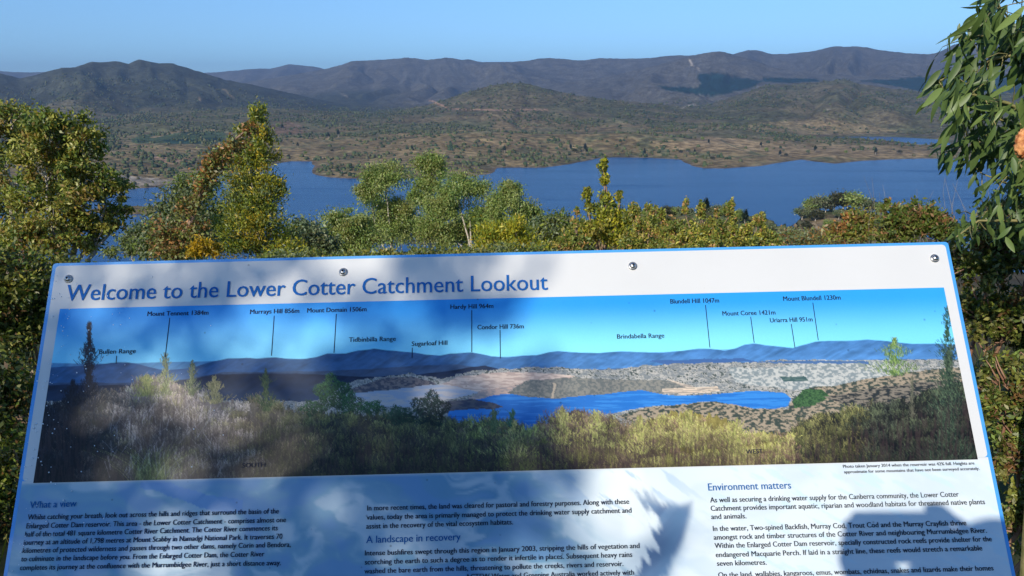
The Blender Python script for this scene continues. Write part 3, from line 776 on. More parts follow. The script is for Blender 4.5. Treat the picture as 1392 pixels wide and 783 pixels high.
bp = np.array([bxp[0], bxp[1], gh(bxp[0], bxp[1]) - .05])
crown_pt = at_dist(1480, 200, ac_d)
tb.append(limb(bp, crown_pt, .03, .018, 10, .08))
tb.append(limb(crown_pt, at_dist(1440, -140, ac_d + .1), .018, .006, 8, .1))
mains = [[(1480,150),(1430,95),(1392,60),(1366,18),(1346,4)],[(1480,200),(1420,165),(1370,140),(1320,128),(1286,150)],[(1470,120),(1400,70),(1350,80),(1310,96),(1276,110)],
         [(1480,230),(1420,215),(1370,205),(1320,190),(1285,212)],[(1480,200),(1430,180),(1392,170),(1350,160),(1310,170)],[(1480,260),(1430,250),(1385,262),(1350,285),(1318,296)],
         [(1470,80),(1420,40),(1392,45),(1352,46),(1312,52)],[(1480,250),(1420,240),(1370,250),(1335,236)],[(1490,300),(1430,300),(1380,300),(1330,300),(1300,322)],[(1470,100),(1430,60),(1392,-20),(1350,-60)],[(1480,270),(1430,270),(1400,240),(1380,215)]]
nodes = []
for ml in mains:
    dz = rng.uniform(-.22, .22)
    pts = [at_dist(a, b, ac_d + dz * (i / len(ml))) for i, (a, b) in enumerate(ml)]
    tb.append(tube(pts, np.linspace(.006, .0016, len(pts)), 6))
    for i in range(len(pts) - 1):
        for t in np.linspace(0, 1, 9)[:-1]:
            nodes.append((pts[i] + (pts[i + 1] - pts[i]) * t, unit(pts[i + 1] - pts[i])))
    nodes.append((pts[-1], unit(pts[-1] - pts[-2])))
# outline that the foliage fills in the photograph
OUT = [(1306,20),(1335,-30),(1460,-30),(1460,345),(1330,345),(1300,335),(1292,318),(1335,262),(1318,236),(1285,232),(1262,215),(1257,170),(1258,125),(1268,110),(1258,88),(1268,52),(1300,40)]
nodes_px = [(to_px(q[None])[0][0], to_px(q[None])[1][0], q, d_) for q, d_ in nodes]
def hang_leaf(q, pxy, i, size=None, dirv=None):
    L = size or rng.uniform(.036, .074)
    if dirv is None:
        dirv = unit(np.array([rng.normal(-.22, .42), rng.normal(0, .38), rng.normal(-.80, .42)]))
    z = Vector(unit(np.array([rng.normal(0, .7), rng.normal(-.5, .7), rng.normal(.55, .5)])))
    xv = Vector(dirv); yv = z.cross(xv).normalized(); zv = xv.cross(yv)
    return Matrix.LocRotScale(Vector(q) - ac.location, Matrix((xv, yv, zv)).transposed().to_quaternion(), Vector((L, L, L)))
mats = []
tries = 0
while len(mats) < 1080 and tries < 20000:
    tries += 1
    px_, py_, q, d_ = nodes_px[rng.integers(len(nodes_px))]
    a_, b_ = px_ + rng.normal(0, 20), py_ + rng.normal(0, 18)
    if not inpoly(np.array([a_]), np.array([b_ + 14]), OUT)[0]: continue
    q2 = at_dist(a_, b_, float(np.hypot(q[0], q[1])) + rng.normal(0, .09))
    if len(mats) % 4 == 0: tb.append(limb(q, q2, .0016, .0009, 4, .05))
    mats.append((float(q2[1]), hang_leaf(q2, None, 0, rng.uniform(.026, .05) if b_ > 238 else None)))
SP = [((1346,4),(-.9,-.1,-.35),.075),((1330,22),(-.75,0,-.9),.07),((1320,42),(-1,.1,-.25),.085),((1340,18),(.15,0,-1),.075),((1392,8),(-.6,0,-.85),.08),((1301,306),(.1,-.1,-1),.07)]
for pp, dv, L in SP:
    q = at_dist(pp[0], pp[1], ac_d - .12)
    mats.append((float(q[1]) - 1, hang_leaf(q, None, 0, L, unit(np.array(dv, float)))))
mats.sort(key=lambda t: t[0])
for i, (yy, mt) in enumerate(mats[:290]):
    o = link('leaf', leaf_meshes[i % 5], ac); o.matrix_local = mt
# leaves further back in the crown are one mass
LV, LF = [], []; oo = 0
for i, (yy, mt) in enumerate(mats[290:]):
    me_ = leaf_meshes[i % 5]
    vv = np.array([mt @ v.co for v in me_.vertices]); ff = np.array([list(p_.vertices) for p_ in me_.polygons])
    LV.append(vv); LF.append(ff + oo); oo += len(vv)
back = link('foliage', mesh_np('foliage', np.vstack(LV), np.vstack(LF), M_acacia, smooth=True), ac); back['kind'] = 'stuff'
tv, tf = join([t if t[1].shape[1] == 4 else t for t in tb])
part('branches', tv, tf, noise_mat('green_twig', (.16, .15, .05), (.26, .22, .09), scale=30), ac, smooth=True)
# orange knobbly seed cone half out of the frame
cc_ = at_dist(1391, 195, ac_d - .42)
bm = bmesh.new(); bmesh.ops.create_icosphere(bm, subdivisions=4, radius=1)
for v in bm.verts:
    d0 = v.co.normalized()
    th_ = math.atan2(d0.y, d0.x); ph_ = math.asin(max(-1, min(1, d0.z)))
    row = ph_ * 3.2; cell = math.cos(th_ * 4 + (math.floor(row) % 2) * math.pi) * .5 + .5
    k_ = .82 + .20 * (abs(math.sin(row * math.pi)) ** .5) * cell ** .4
    v.co = d0 * k_
    v.co.x *= .017; v.co.y *= .017; v.co.z *= .032
bmesh.ops.translate(bm, verts=bm.verts, vec=Vector(cc_))
cone_root = bm_part('seed_cone', bm, noise_mat('orange_cone', (.30, .08, .02), (.78, .36, .13), scale=120, rough=.6, bd=.002), None, smooth=True)
tag(cone_root, 'knobbly orange brown seed cone hanging in the acacia leaves', 'seed cone')
# thin bare twigs and dry grass standing behind the sign corner
tw = thing('dry_twigs', at_dist(1330, 330, 4.5) * np.array([1, 1, 0]), 'thin bare grey twigs standing against the lake by the acacia', 'twigs')
tbs = []
for i in range(26):
    x0 = rng.uniform(1180, 1340); top_ = rng.uniform(235, 290)
    tbs.append(limb(at_dist(x0, 345, 5.0), at_dist(x0 + rng.normal(0, 18), top_, 5.0 + rng.normal(0, .2)), .0016, .0007, 6, .2))
tv, tf = join(tbs)
part('twig', tv, tf, noise_mat('grey_twig', (.14, .12, .10), (.24, .21, .18), scale=20), tw, smooth=True)['kind'] = 'stuff'
# grass on the ground round the sign
n = 9000
gx = rng.uniform(-4.5, 4.5, n); gy = rng.uniform(.6, 6, n)
clg = fbm(gx * 1.3, gy * 1.3, 3, 77); kp = rng.random(n) < np.clip((clg - .35) * 4, .02, 1); gx, gy = gx[kp], gy[kp]; n = len(gx)
gz = ground_h(gx, gy); hgt = rng.uniform(.06, .26, n)
A = unit(np.stack([rng.normal(0, .3, n), rng.normal(0, .3, n), np.ones(n)], -1))
gc = np.array([srgb(120,124,50), srgb(96,110,40), srgb(160,140,90), srgb(84,96,40)])[rng.integers(0, 4, n)] * .8
v, f, c3 = diamond(np.stack([gx, gy, gz + hgt * .45], -1), A, hgt, .008, gc)
gr = link('grass', mesh_np('grass', v, f, M_leaf, colors=c3)); tag(gr, 'short grass and dry stalks on the ground around the sign', 'grass', kind='stuff')

# ================================================================== THE SIGN
PR = np.array([3.07249853e-01, 2.00949904e-04, 2.45530160e-02]); PT = np.array([-7.67490342e-01, 4.11932532e-02, 1.33272796e+00])
def rotv(r):
    a = np.linalg.norm(r); k = r / a
    K = np.array([[0, -k[2], k[1]], [k[2], 0, -k[0]], [-k[1], k[0], 0]])
    return np.eye(3) + math.sin(a) * K + (1 - math.cos(a)) * K @ K
RM = rotv(PR)
C2W = np.array([[1, 0, 0], [0, sp, cp], [0, cp, -sp]])        # camera right / up / forward into world
SU = C2W @ RM[:, 0]; SV = -(C2W @ RM[:, 1]); SN = -(C2W @ RM[:, 2])   # along the sign, down it, out of its face
SO = EYE + C2W @ PT
SW, SH = 1.5, 0.93
def S(s, t, n=0.0):
    s = np.asarray(s, float)[..., None]; t = np.asarray(t, float)[..., None]; n = np.asarray(n, float)[..., None]
    return SO + SU * s + SV * t + SN * n
def on_sign(px, py):
    a, b, c = ray(px, py)
    D = np.stack([a, b, c], -1); D = np.atleast_2d(D)
    k = ((SO - EYE) @ SN) / (D @ SN)
    q = EYE + D * k[:, None] - SO
    return q @ SU, q @ SV
def sp1(px, py):
    a, b = on_sign([px], [py]); return float(a[0]), float(b[0])
foot = S(SW / 2, SH / 2)
sgz = gh(foot[0], foot[1] + .2)
sign = thing('information_sign', (foot[0], foot[1] + .2, sgz), 'large blue edged lookout sign with a printed panorama and text', 'sign')
def slab(s0, s1, t0, t1, n0, n1, rad=.004, seg=3):
    """rounded board in sign coordinates"""
    out = []
    for (cx, cy, a0) in ((s1 - rad, t0 + rad, -90), (s1 - rad, t1 - rad, 0), (s0 + rad, t1 - rad, 90), (s0 + rad, t0 + rad, 180)):
        for k in range(seg + 1):
            a = R(a0 + 90 * k / seg); out.append((cx + rad * math.cos(a), cy + rad * math.sin(a)))
    bm = bmesh.new()
    lo = [bm.verts.new(S(a, b, n0)) for a, b in out]; hi = [bm.verts.new(S(a, b, n1)) for a, b in out]
    bm.faces.new(lo); bm.faces.new(hi[::-1]); m_ = len(out)
    for i in range(m_): bm.faces.new([lo[i], hi[i], hi[(i + 1) % m_], lo[(i + 1) % m_]])
    bmesh.ops.recalc_face_normals(bm, faces=bm.faces)
    return bm
m, nt, p = new_mat('blue_sign_edge'); p.inputs['Base Color'].default_value = (.05, .27, .62, 1); p.inputs['Roughness'].default_value = .38
tc = N(nt, 'ShaderNodeTexCoord'); nz = N(nt, 'ShaderNodeTexNoise', Scale=30.0, Detail=5); nt.links.new(tc.outputs['Object'], nz.inputs['Vector'])
rr2 = N(nt, 'ShaderNodeValToRGB'); rr2.color_ramp.elements[0].color = (.045, .25, .58, 1); rr2.color_ramp.elements[1].color = (.075, .32, .68, 1); nt.links.new(nz.outputs[0], rr2.inputs[0]); nt.links.new(rr2.outputs[0], p.inputs['Base Color'])
M_blue = m
M_steel = noise_mat('galvanised_steel', (.38, .40, .42), (.52, .54, .56), scale=14, rough=.42, metal=.8, bump=.05)
M_screw = noise_mat('stainless_screw', (.40, .38, .36), (.60, .57, .54), scale=200, rough=.28, metal=1, bump=.1, bd=.0005)
M_dark = noise_mat('dark_socket', (.03, .03, .03), (.06, .055, .05), scale=90, rough=.7)
bm_part('board', slab(0, SW, 0, SH, -.016, 0, .005), M_blue, sign)
# white printed sheet let into the blue tray
def print_mat(name):
    m, nt, p = new_mat(name)
    a = N(nt, 'ShaderNodeAttribute', attribute_name='Col')
    tc = N(nt, 'ShaderNodeTexCoord')
    n1_ = N(nt, 'ShaderNodeTexNoise', Scale=7.0, Detail=6); nt.links.new(tc.outputs['Object'], n1_.inputs['Vector'])
    mr = N(nt, 'ShaderNodeMapRange'); mr.inputs['To Min'].default_value = .94; mr.inputs['To Max'].default_value = 1.04; nt.links.new(n1_.outputs[0], mr.inputs['Value'])
    mm = N(nt, 'ShaderNodeMixRGB', blend_type='MULTIPLY', Fac=1.0); nt.links.new(a.outputs['Color'], mm.inputs['Color1']); nt.links.new(mr.outputs[0], mm.inputs['Color2'])
    vo = N(nt, 'ShaderNodeTexVoronoi', Scale=26.0, Randomness=1.0); nt.links.new(tc.outputs['Object'], vo.inputs['Vector'])
    vr = N(nt, 'ShaderNodeValToRGB'); vr.color_ramp.elements[0].position = .035; vr.color_ramp.elements[0].color = (.45, .42, .38, 1); vr.color_ramp.elements[1].position = .06; vr.color_ramp.elements[1].color = (1, 1, 1, 1)
    nt.links.new(vo.outputs['Distance'], vr.inputs[0])
    m3 = N(nt, 'ShaderNodeMixRGB', blend_type='MULTIPLY', Fac=.6); nt.links.new(mm.outputs[0], m3.inputs['Color1']); nt.links.new(vr.outputs[0], m3.inputs['Color2'])
    nt.links.new(m3.outputs[0], p.inputs['Base Color'])
    n2_ = N(nt, 'ShaderNodeTexNoise', Scale=25.0, Detail=5); nt.links.new(tc.outputs['Object'], n2_.inputs['Vector'])
    mq = N(nt, 'ShaderNodeMapRange'); mq.inputs['To Min'].default_value = .26; mq.inputs['To Max'].default_value = .5; nt.links.new(n2_.outputs[0], mq.inputs['Value'])
    nt.links.new(mq.outputs[0], p.inputs['Roughness']); p.inputs['Specular IOR Level'].default_value = .2
    b = N(nt, 'ShaderNodeBump', Strength=.04, Distance=.002); nt.links.new(n1_.outputs[0], b.inputs['Height']); nt.links.new(b.outputs[0], p.inputs['Normal'])
    return m
M_print = print_mat('printed_sheet')
P0, P1, Q0, Q1 = 2.39160993e-02, 1.47741042e+00, 8.03098085e-02, 3.58470452e-01      # picture edges on the sign
# ---- pale sheet with the printed splash of water below the picture
E0, E1, T0 = .0062, SW - .0060, .0050
def grid_sheet(s0, s1, t0, t1, nx, ny, n_, colf):
    ss, tt = np.meshgrid(np.linspace(s0, s1, nx), np.linspace(t0, t1, ny))
    Vv = S(ss, tt, np.full(ss.shape, n_)); px_, py_ = to_px(Vv)
    ii = np.arange(nx * ny).reshape(ny, nx)
    F_ = np.stack([ii[:-1, :-1], ii[1:, :-1], ii[1:, 1:], ii[:-1, 1:]], -1).reshape(-1, 4)
    return Vv.reshape(-1, 3), F_, colf(ss, tt, px_, py_).reshape(-1, 3)
WHITE = np.array([.57, .56, .54])
def sheet_col(s, t, u, v):
    c = np.broadcast_to(WHITE, s.shape + (3,)).copy()
    inb = sstep(Q1 - .002, Q1 + .004, t)
    wx = (fbm(s * 6, t * 9, 4, 301) - .5); wy = (fbm(s * 6 + 9, t * 9, 4, 302) - .5)
    st = fbm(s * 9 + wx * 3.2 + t * 7, t * 26 + wy * 5 - s * 9, 5, 303)
    leftblue = 1 - sstep(760, 990, u)
    mid = np.exp(-((u - 620) / 150) ** 2)
    base = mix(np.broadcast_to(np.array([.56, .62, .65]), c.shape), np.array([.15, .31, .41]), leftblue * .9)
    base = mix(base, np.array([.10, .24, .36]), mid * .8)
    base = mix(base, np.array([.13, .26, .46]), sstep(.46, .70, st) * (.10 + .5 * leftblue))
    base = mix(base, np.array([.62, .66, .67]), sstep(.50, .34, st) * .4)
    # white spray of the breaking wave
    un = u + wx * 60; vn = v + wy * 60
    spray = np.exp(-(((un - 850) * .76 + (vn - 680) * .64) / 75) ** 2 - (((un - 850) * -.64 + (vn - 680) * .76) / 60) ** 2)
    base = mix(base, np.array([.62, .67, .67]), np.clip(spray * 1.4, 0, 1))
    sp2 = fbm((u * .8 + v * .6) / 60, (v * .8 - u * .6) / 9, 4, 310)
    base = mix(base, np.array([.30, .42, .55]), sstep(.58, .68, sp2) * np.exp(-((u - 840) / 110) ** 2) * sstep(760, 640, v) * .8)
    # deep blue hollow of the wave
    nav = [(866,668),(878,672),(893,684),(906,683),(925,685),(941,681),(939,700),(930,730),(915,760),(900,800),(840,800),(868,775),(893,742),(888,730),(896,712),(893,700),(880,690)]
    fr_ = fbm((u * .55 + v) / 40, (u - v * .55) / 7, 4, 313) - .5
    g_ = sstep(7, -7, sdist(u + wx * 14, v + wy * 14, nav) + fr_ * 34 * sstep(930, 880, u))
    sh = sstep(.25, .75, fbm((u + v * .8) / 14, (v - u * .3) / 60, 3, 305))
    ncol = mix(np.broadcast_to(np.array([.030, .085, .20]), c.shape), np.array([.09, .19, .32]), sh * .6)
    base = mix(base, ncol, g_ * (.9 - .35 * sstep(700, 670, v)))
    base = mix(base, np.array([.07, .15, .26]), np.exp(-((u - 925 + (v - 690) * .25) / 14) ** 2) * sstep(683, 700, v) * .6)
    # long swirl under the left text heading and faint marks at the right
    sw = np.abs(v - (662 + 22 * np.sin((u - 200) / 70) * .6 + (u - 200) * .10 + wy * 30)) < 5 + 8 * fbm(u / 60, v / 60, 2, 306)
    base = mix(base, np.array([.12, .26, .50]), (sw & (u > 190) & (u < 330)) * .7)
    sw2 = fbm((u + 1.5 * v) / 50 + wx * 2, (v - .5 * u) / 8 + wy, 4, 307)
    base = mix(base, np.array([.45, .60, .68]), sstep(.60, .70, sw2) * sstep(940, 1000, u) * .55)
    return mix(c, base, inb)
v_, f_, c_ = grid_sheet(E0, E1, Q1 - .003, SH - .005, 560, 215, .0009, sheet_col)
sheet = part('printed_sheet', v_, f_, M_print, sign, colors=c_)
bmx = slab(E0, E1, T0, Q1 - .0032, .0002, .0009, .006, 4)
ow = bm_part('heading_sheet', bmx, M_print, sign)
ca = ow.data.color_attributes.new('Col', 'FLOAT_COLOR', 'POINT')
ca.data.foreach_set('color', np.tile([*WHITE, 1.0], len(ow.data.vertices)).astype(np.float32))
# ---- the printed panorama, painted point by point
NX, NY = 1260, 240
ss, tt = np.meshgrid(np.linspace(P0, P1, NX), np.linspace(Q0, Q1, NY))
Vp = S(ss, tt, np.full(ss.shape, .0016)); U_, V_ = to_px(Vp)
A_ = (ss - P0) / (P1 - P0); B_ = (tt - Q0) / (Q1 - Q0)
img = mix(np.broadcast_to(srgb(40, 140, 212), U_.shape + (3,)), srgb(126, 208, 234), sstep(.03, .34, B_))
img = mix(img, srgb(60, 165, 235), sstep(900, 1300, U_) * .25)
def interp(pts): 
    pts = sorted(pts); return np.interp(U_, [q[0] for q in pts], [q[1] for q in pts])
def fill(line, col, jitter=1.0, seed=1, var=.15, k=1.0, scale=22):
    global img
    yy = interp(line) + (fbm(U_ / scale, U_ * 0, 4, seed) - .5) * 2 * jitter
    m_ = np.clip((V_ - yy) * 1.2, 0, 1) * k
    t_ = fbm(U_ / 14, V_ / 5, 4, seed + 1)
    rg = 1 - np.abs(fbm((U_ + V_ * 1.6) / 13, V_ / 16, 4, seed + 2) * 2 - 1)
    cc2 = np.array(col) * (1 + (t_[..., None] - .5) * 2 * var) * (.42 + .62 * rg[..., None]) * (.62 + .38 * sstep(450, 850, U_))[..., None] + srgb(70, 110, 150) * np.clip((V_ - yy) / 34, 0, 1)[..., None] * (.18 + .4 * sstep(600, 950, U_))[..., None]
    img = img * (1 - m_[..., None]) + cc2 * m_[..., None]
fill([(60,493),(150,494),(300,490),(420,487),(560,482),(690,486),(800,482),(1000,474),(1250,470),(1330,470)], srgb(110, 175, 220), .5, 401, .04)
fill([(60,500),(135,495),(150,493),(160,492),(172,492),(190,495),(205,499),(222,503),(262,500),(272,496),(285,492),(310,487),(335,486),(350,487),(373,485),(392,487),(410,488),(430,485),(445,480),(455,480),(470,480),(488,476),(500,475),(508,473.5),(520,475),(545,477),(562,479),(580,482),(598,483),(612,480),(640,478.5),(655,481),(668,484),(690,485),(712,483),(730,482.5),(745,479),(760,477),(790,479),(815,479),(845,477),(870,478),(900,479),(930,476),(950,474),(965,474),(985,476),(1000,473),(1012,468),(1024,466.5),(1040,469),(1060,471),(1078,473),(1090,469),(1108,464),(1125,463),(1150,463),(1180,461),(1210,464),(1240,467),(1283,467),(1330,470)], srgb(66, 112, 162), .6, 405, .30)
fill([(60,520),(220,520),(300,506),(380,505),(470,503),(560,497),(620,495),(690,503),(700,508),(760,506),(900,496),(960,490),(1050,492),(1200,488),(1330,488)], srgb(72, 98, 132), 1.2, 409, .25)
fill([(60,522),(200,524),(300,508),(420,508),(520,512),(600,505),(660,496),(690,505),(700,530),(1330,560)], srgb(34, 50, 78), 1.5, 412, .35)
t1_ = fbm(U_ / 9, V_ / 4, 4, 420)
tf_ = fbm(U_ / 3.2, V_ / 1.5, 4, 421)
land_c = mix(np.broadcast_to(srgb(112, 118, 120), U_.shape + (3,)), srgb(172, 168, 160), sstep(.36, .62, tf_ * .7 + t1_ * .3))
land_c = mix(land_c, srgb(70, 80, 78), sstep(.60, .66, tf_))
yl = interp([(440,545),(470,520),(500,514),(560,508),(600,515),(640,505),(700,500),(760,499),(820,503),(880,497),(950,492),(1010,492),(1070,489),(1150,490),(1210,489),(1330,489)]) + (t1_ - .5) * 6
img = np.where((V_ > yl)[..., None], land_c, img)
def poly(pts, col, col2=None, sc=(10, 4), wob=2.5, seed=430, th=.5):
    global img
    wb_ = (fbm(U_ / 9, V_ / 5, 3, seed) - .5) * 2 * wob
    m_ = inpoly(U_ + wb_, V_ + wb_ * .6, pts)
    c_0 = np.array(col)
    if col2 is not None:
        t_ = fbm(U_ / (sc[0] * .55), V_ / (sc[1] * .5), 4, seed + 3)
        c_0 = mix(np.broadcast_to(np.array(col2), U_.shape + (3,)), np.array(col), sstep(th - .1, th + .1, t_))
    img = np.where(m_[..., None], c_0, img)
poly([(1050,500),(1110,489),(1200,490),(1230,505),(1190,525),(1080,530),(1000,520),(990,500)], srgb(176,176,170), srgb(120,130,132), (6, 4))
poly([(1020,492),(1080,490),(1180,491),(1180,494),(1070,494)], srgb(70,100,140))
poly([(880,490),(1010,487),(1030,491),(900,495)], srgb(60,92,140))
poly([(1060,512),(1095,512),(1100,518),(1065,518)], srgb(60,84,84), srgb(84,104,100))
poly([(470,530),(520,514),(560,512),(590,520),(600,532),(560,545),(480,552)], srgb(124,112,108), srgb(74,74,84), (7, 4))
poly([(480,535),(600,522),(650,520),(655,532),(600,545),(560,553),(480,552)], srgb(150,160,176), srgb(176,170,168), (30, 5))
poly([(620,512),(690,505),(760,508),(785,512),(720,517),(700,524),(650,532),(600,522)], srgb(200,180,165), srgb(170,150,140), (16, 3))
poly([(655,530),(700,524),(720,535),(680,541),(655,548),(630,545)], srgb(186,160,146), srgb(150,140,136))
poly([(690,535),(712,518),(770,513),(840,516),(905,517),(940,525),(900,536),(830,536),(757,542),(720,540)], srgb(126,124,116), srgb(98,102,100), (5, 4))
poly([(752,520),(757,522),(754,532),(752,541),(748,541),(752,530)], srgb(176,160,140), None, wob=1)
poly([(600,548),(640,541),(690,552),(670,559),(600,562)], srgb(66,68,84), srgb(90,88,92))
poly([(900,528),(975,525),(980,532),(930,536),(900,534)], srgb(206,186,164), srgb(150,140,128), (30, 1.6))
poly([(905,515),(925,520),(945,526),(975,529),(960,531),(930,526)], srgb(196,180,160), srgb(150,140,130), (20, 2))
poly([(610,559),(645,556),(671,556),(684,553),(672,548),(645,543),(658,541.5),(671,537),(694,535.5),(721,540),(757,542),(790,538),(830,535),(870,530),(900,536),(920,538),(971,536),(1002,533),(1027,531),(1066,534),(1075,541),(1071,552),(1052,556),(1020,554.5),(974,546),(950,546),(935,551),(900,551),(870,554),(833,562),(803,566),(760,575),(721,590),(671,575),(609,574)], srgb(36,104,178), srgb(52,124,194), (60, 4), 1.0)
poly([(1076,545),(1100,527),(1130,525),(1180,515),(1240,505),(1290,500),(1330,500),(1330,600),(1000,600),(900,590),(840,566),(870,556),(940,548),(974,546),(1030,556),(1070,556)], srgb(150,136,116), srgb(56,66,60), (7, 4), 2)
poly([(1075,545),(1095,528),(1118,530),(1130,540),(1100,552),(1080,555)], srgb(66,98,60), srgb(40,66,44), (3, 2), 3)
poly([(1120,540),(1200,525),(1300,515),(1300,560),(1180,560)], srgb(120,112,100), srgb(38,44,46), (9, 3))
# bush in front: strokes laid from the back to the front
topl = [(40,560),(110,530),(150,532),(200,512),(215,505),(240,518),(262,522),(300,540),(330,548),(352,535),(365,545),(395,550),(425,562),(450,560),(500,562),(560,566),(600,568),(650,568),(690,572),(720,582),(745,566),(770,556),(800,560),(840,570),(872,574),(905,566),(940,562),(985,572),(1020,590),(1060,588),(1100,572),(1150,556),(1190,548),(1230,540),(1270,530),(1330,515)]
topx = np.array([q[0] for q in topl]); topy = np.array([q[1] for q in topl])
ytop = interp(topl) + (fbm(U_ / 12, U_ * 0, 4, 450) - .5) * 22 + (fbm(U_ / 2.5, U_ * 0, 3, 451) - .5) * 10
under = V_ > ytop + 2
tt1 = fbm(U_ / 26, V_ / 10, 3, 455)
zone = lambda a, b, w=30: sstep(a - w, a + w, U_) * (1 - sstep(b - w, b + w, U_))
bc = np.broadcast_to(srgb(70, 66, 50), U_.shape + (3,))
bc = mix(bc, srgb(16, 18, 24), zone(-100, 105)); bc = mix(bc, srgb(122, 108, 100), zone(150, 330)); bc = mix(bc, srgb(104, 92, 76), zone(330, 420))
bc = mix(bc, srgb(54, 52, 44), zone(430, 640)); bc = mix(bc, srgb(66, 60, 56), zone(640, 800)); bc = mix(bc, srgb(92, 78, 60), zone(800, 900)); bc = mix(bc, srgb(120, 110, 60), zone(900, 1060))
bc = mix(bc, srgb(26, 28, 26), zone(1100, 1400, 40))
depth_ = sstep(0, 70, V_ - ytop)
bc = bc * (1.15 - .65 * depth_[..., None]) * (.7 + .6 * tt1[..., None])
img = np.where(under[..., None], bc, img)
def px_to_ij(u, v):
    a, b = on_sign(u, v)
    return (a - P0) / (P1 - P0) * (NX - 1), (b - Q0) / (Q1 - Q0) * (NY - 1)
pals = [(105, [(22,25,32),(34,38,50),(50,54,66),(12,14,22)]), (170, [(100,88,80),(62,62,62),(134,118,106),(84,88,90)]), (330, [(176,156,144),(146,130,116),(196,178,160),(118,106,96),(156,144,104)]),
        (430, [(140,128,84),(112,100,70),(150,130,100),(96,94,56)]), (640, [(84,88,54),(100,104,62),(62,60,50),(118,118,70),(50,50,48)]), (740, [(128,136,70),(104,108,64),(74,70,62),(100,88,74),(148,154,84)]),
        (880, [(134,132,76),(152,146,84),(104,86,76),(88,72,68),(126,108,84)]), (1080, [(168,164,92),(156,140,100),(176,172,104),(134,108,90),(118,112,70)]), (1180, [(96,98,58),(64,64,46),(46,46,40),(128,124,76)]), (1400, [(44,48,40),(66,72,58),(28,30,30),(92,100,74)])]
xs_ = [q[0] for q in pals]
def px_to_ij(u, v):
    a, b = on_sign(u, v)
    return (a - P0) / (P1 - P0) * (NX - 1), (b - Q0) / (Q1 - Q0) * (NY - 1)
nc = 1500
cu_ = rng.uniform(20, 1345, nc); cty = np.interp(cu_, topx, topy); cd = rng.random(nc) ** 1.3
cv_ = cty + 6 + cd * (664 - cty); o_ = np.argsort(cv_); cu_, cv_, cd = cu_[o_], cv_[o_], cd[o_]
ci, cj = px_to_ij(cu_, cv_)
for q in range(nc):
    zi = min(np.searchsorted(xs_, cu_[q] + rng.normal(0, 14)), len(pals) - 1)
    P_ = pals[zi][1]; tone = (1.12 - .62 * cd[q]) * rng.uniform(.7, 1.25); cmain = srgb(*P_[rng.integers(len(P_))])
    rad_c = rng.uniform(6, 13) * (1 + .5 * cd[q])
    for _ in range(int(rng.integers(26, 44))):
        an = rng.normal(0, .62); ln_ = rad_c * rng.uniform(.5, 1.15); bx0 = ci[q] + rng.normal(0, rad_c * .45); by0 = cj[q] + rng.normal(0, 2)
        c0 = (cmain if rng.random() < .6 else srgb(*P_[rng.integers(len(P_))])) * tone * rng.uniform(.75, 1.25)
        for k in range(int(ln_)):
            a = int(bx0 + math.sin(an) * k * .8 + rng.normal(0, .35)); b = int(by0 - math.cos(an) * k)
            if 0 <= a < NX and 0 <= b < NY:
                g_ = .35 + .85 * k / ln_
                img[b, a] = img[b, a] * .35 + c0 * g_ * .65
def sprig(cx, y0, y1, w, cols, n_, upward=True, trunk=None):
    """a leafy upright plant in the printed picture"""
    for _ in range(n_):
        t = rng.random() ** .8
        yv = y0 + (y1 - y0) * t
        wd = w * (.15 + .85 * t) * (.6 + .4 * math.sin(t * 14 + cx))
        xv = cx + rng.normal(0, .5) * wd
        a, b = px_to_ij([xv], [yv]); a = a[0]; b = b[0]
        c0 = srgb(*cols[rng.integers(len(cols))]) * rng.uniform(.6, 1.3)
        dx = (xv - cx) / (w + 1) * 1.2 + rng.normal(0, .3)
        for k in range(rng.integers(3, 7)):
            i_, j_ = int(a + dx * k), int(b - k * .9)
            if 0 <= i_ < NX and 0 <= j_ < NY: img[j_, i_] = img[j_, i_] * .25 + c0 * .75
sprig(122, 440, 560, 26, [(22,26,38),(34,38,52),(12,16,24)], 1500)
sprig(100, 520, 640, 50, [(16,18,26),(26,30,40),(10,12,18)], 1500)
sprig(226, 484, 540, 22, [(120,124,80),(96,100,66),(150,150,104)], 420)
sprig(262, 492, 540, 18, [(110,116,76),(84,90,60),(140,140,96)], 320)
sprig(292, 514, 550, 26, [(160,146,96),(130,120,76),(180,160,110)], 450)
sprig(200, 512, 540, 40, [(120,126,66),(150,146,84)], 500)
sprig(362, 503, 560, 22, [(70,90,54),(96,104,60),(52,70,44)], 420)
def round_tree(cx, cy, rx, ry, cols, n_):
    for _ in range(n_):
        an = rng.uniform(0, 6.283); rr3 = rng.random() ** .5; lump = 1 + .22 * math.sin(an * 5 + cx)
        xv = cx + math.cos(an) * rx * rr3 * lump; yv = cy - math.sin(an) * ry * rr3 * lump
        lit = .55 + .6 * (math.sin(an) * rr3 * .5 + .5) + .25 * (-math.cos(an)) * rr3
        c0 = srgb(*cols[rng.integers(len(cols))]) * lit * rng.uniform(.6, 1.35)
        a, b = px_to_ij([xv], [yv])
        for k in range(3):
            i_, j_ = int(a[0] + k * rng.choice([-1, 0, 1])), int(b[0] - k)
            if 0 <= i_ < NX and 0 <= j_ < NY: img[j_, i_] = img[j_, i_] * .2 + c0 * .8
G_ = [(52,86,50),(70,104,60),(34,58,38)]
round_tree(452, 536, 22, 23, G_, 1500); round_tree(478, 549, 14, 14, G_, 500); round_tree(505, 556, 18, 9, G_, 450); round_tree(425, 556, 14, 10, G_, 300)
round_tree(585, 558, 24, 22, [(28,48,40),(40,62,48),(20,32,32)], 1400); round_tree(545, 566, 20, 12, [(40,62,44),(52,74,50)], 500)
sprig(672, 560, 590, 20, [(60,84,60),(80,96,60)], 300)
sprig(697, 558, 590, 12, [(40,80,64),(60,96,70)], 220)
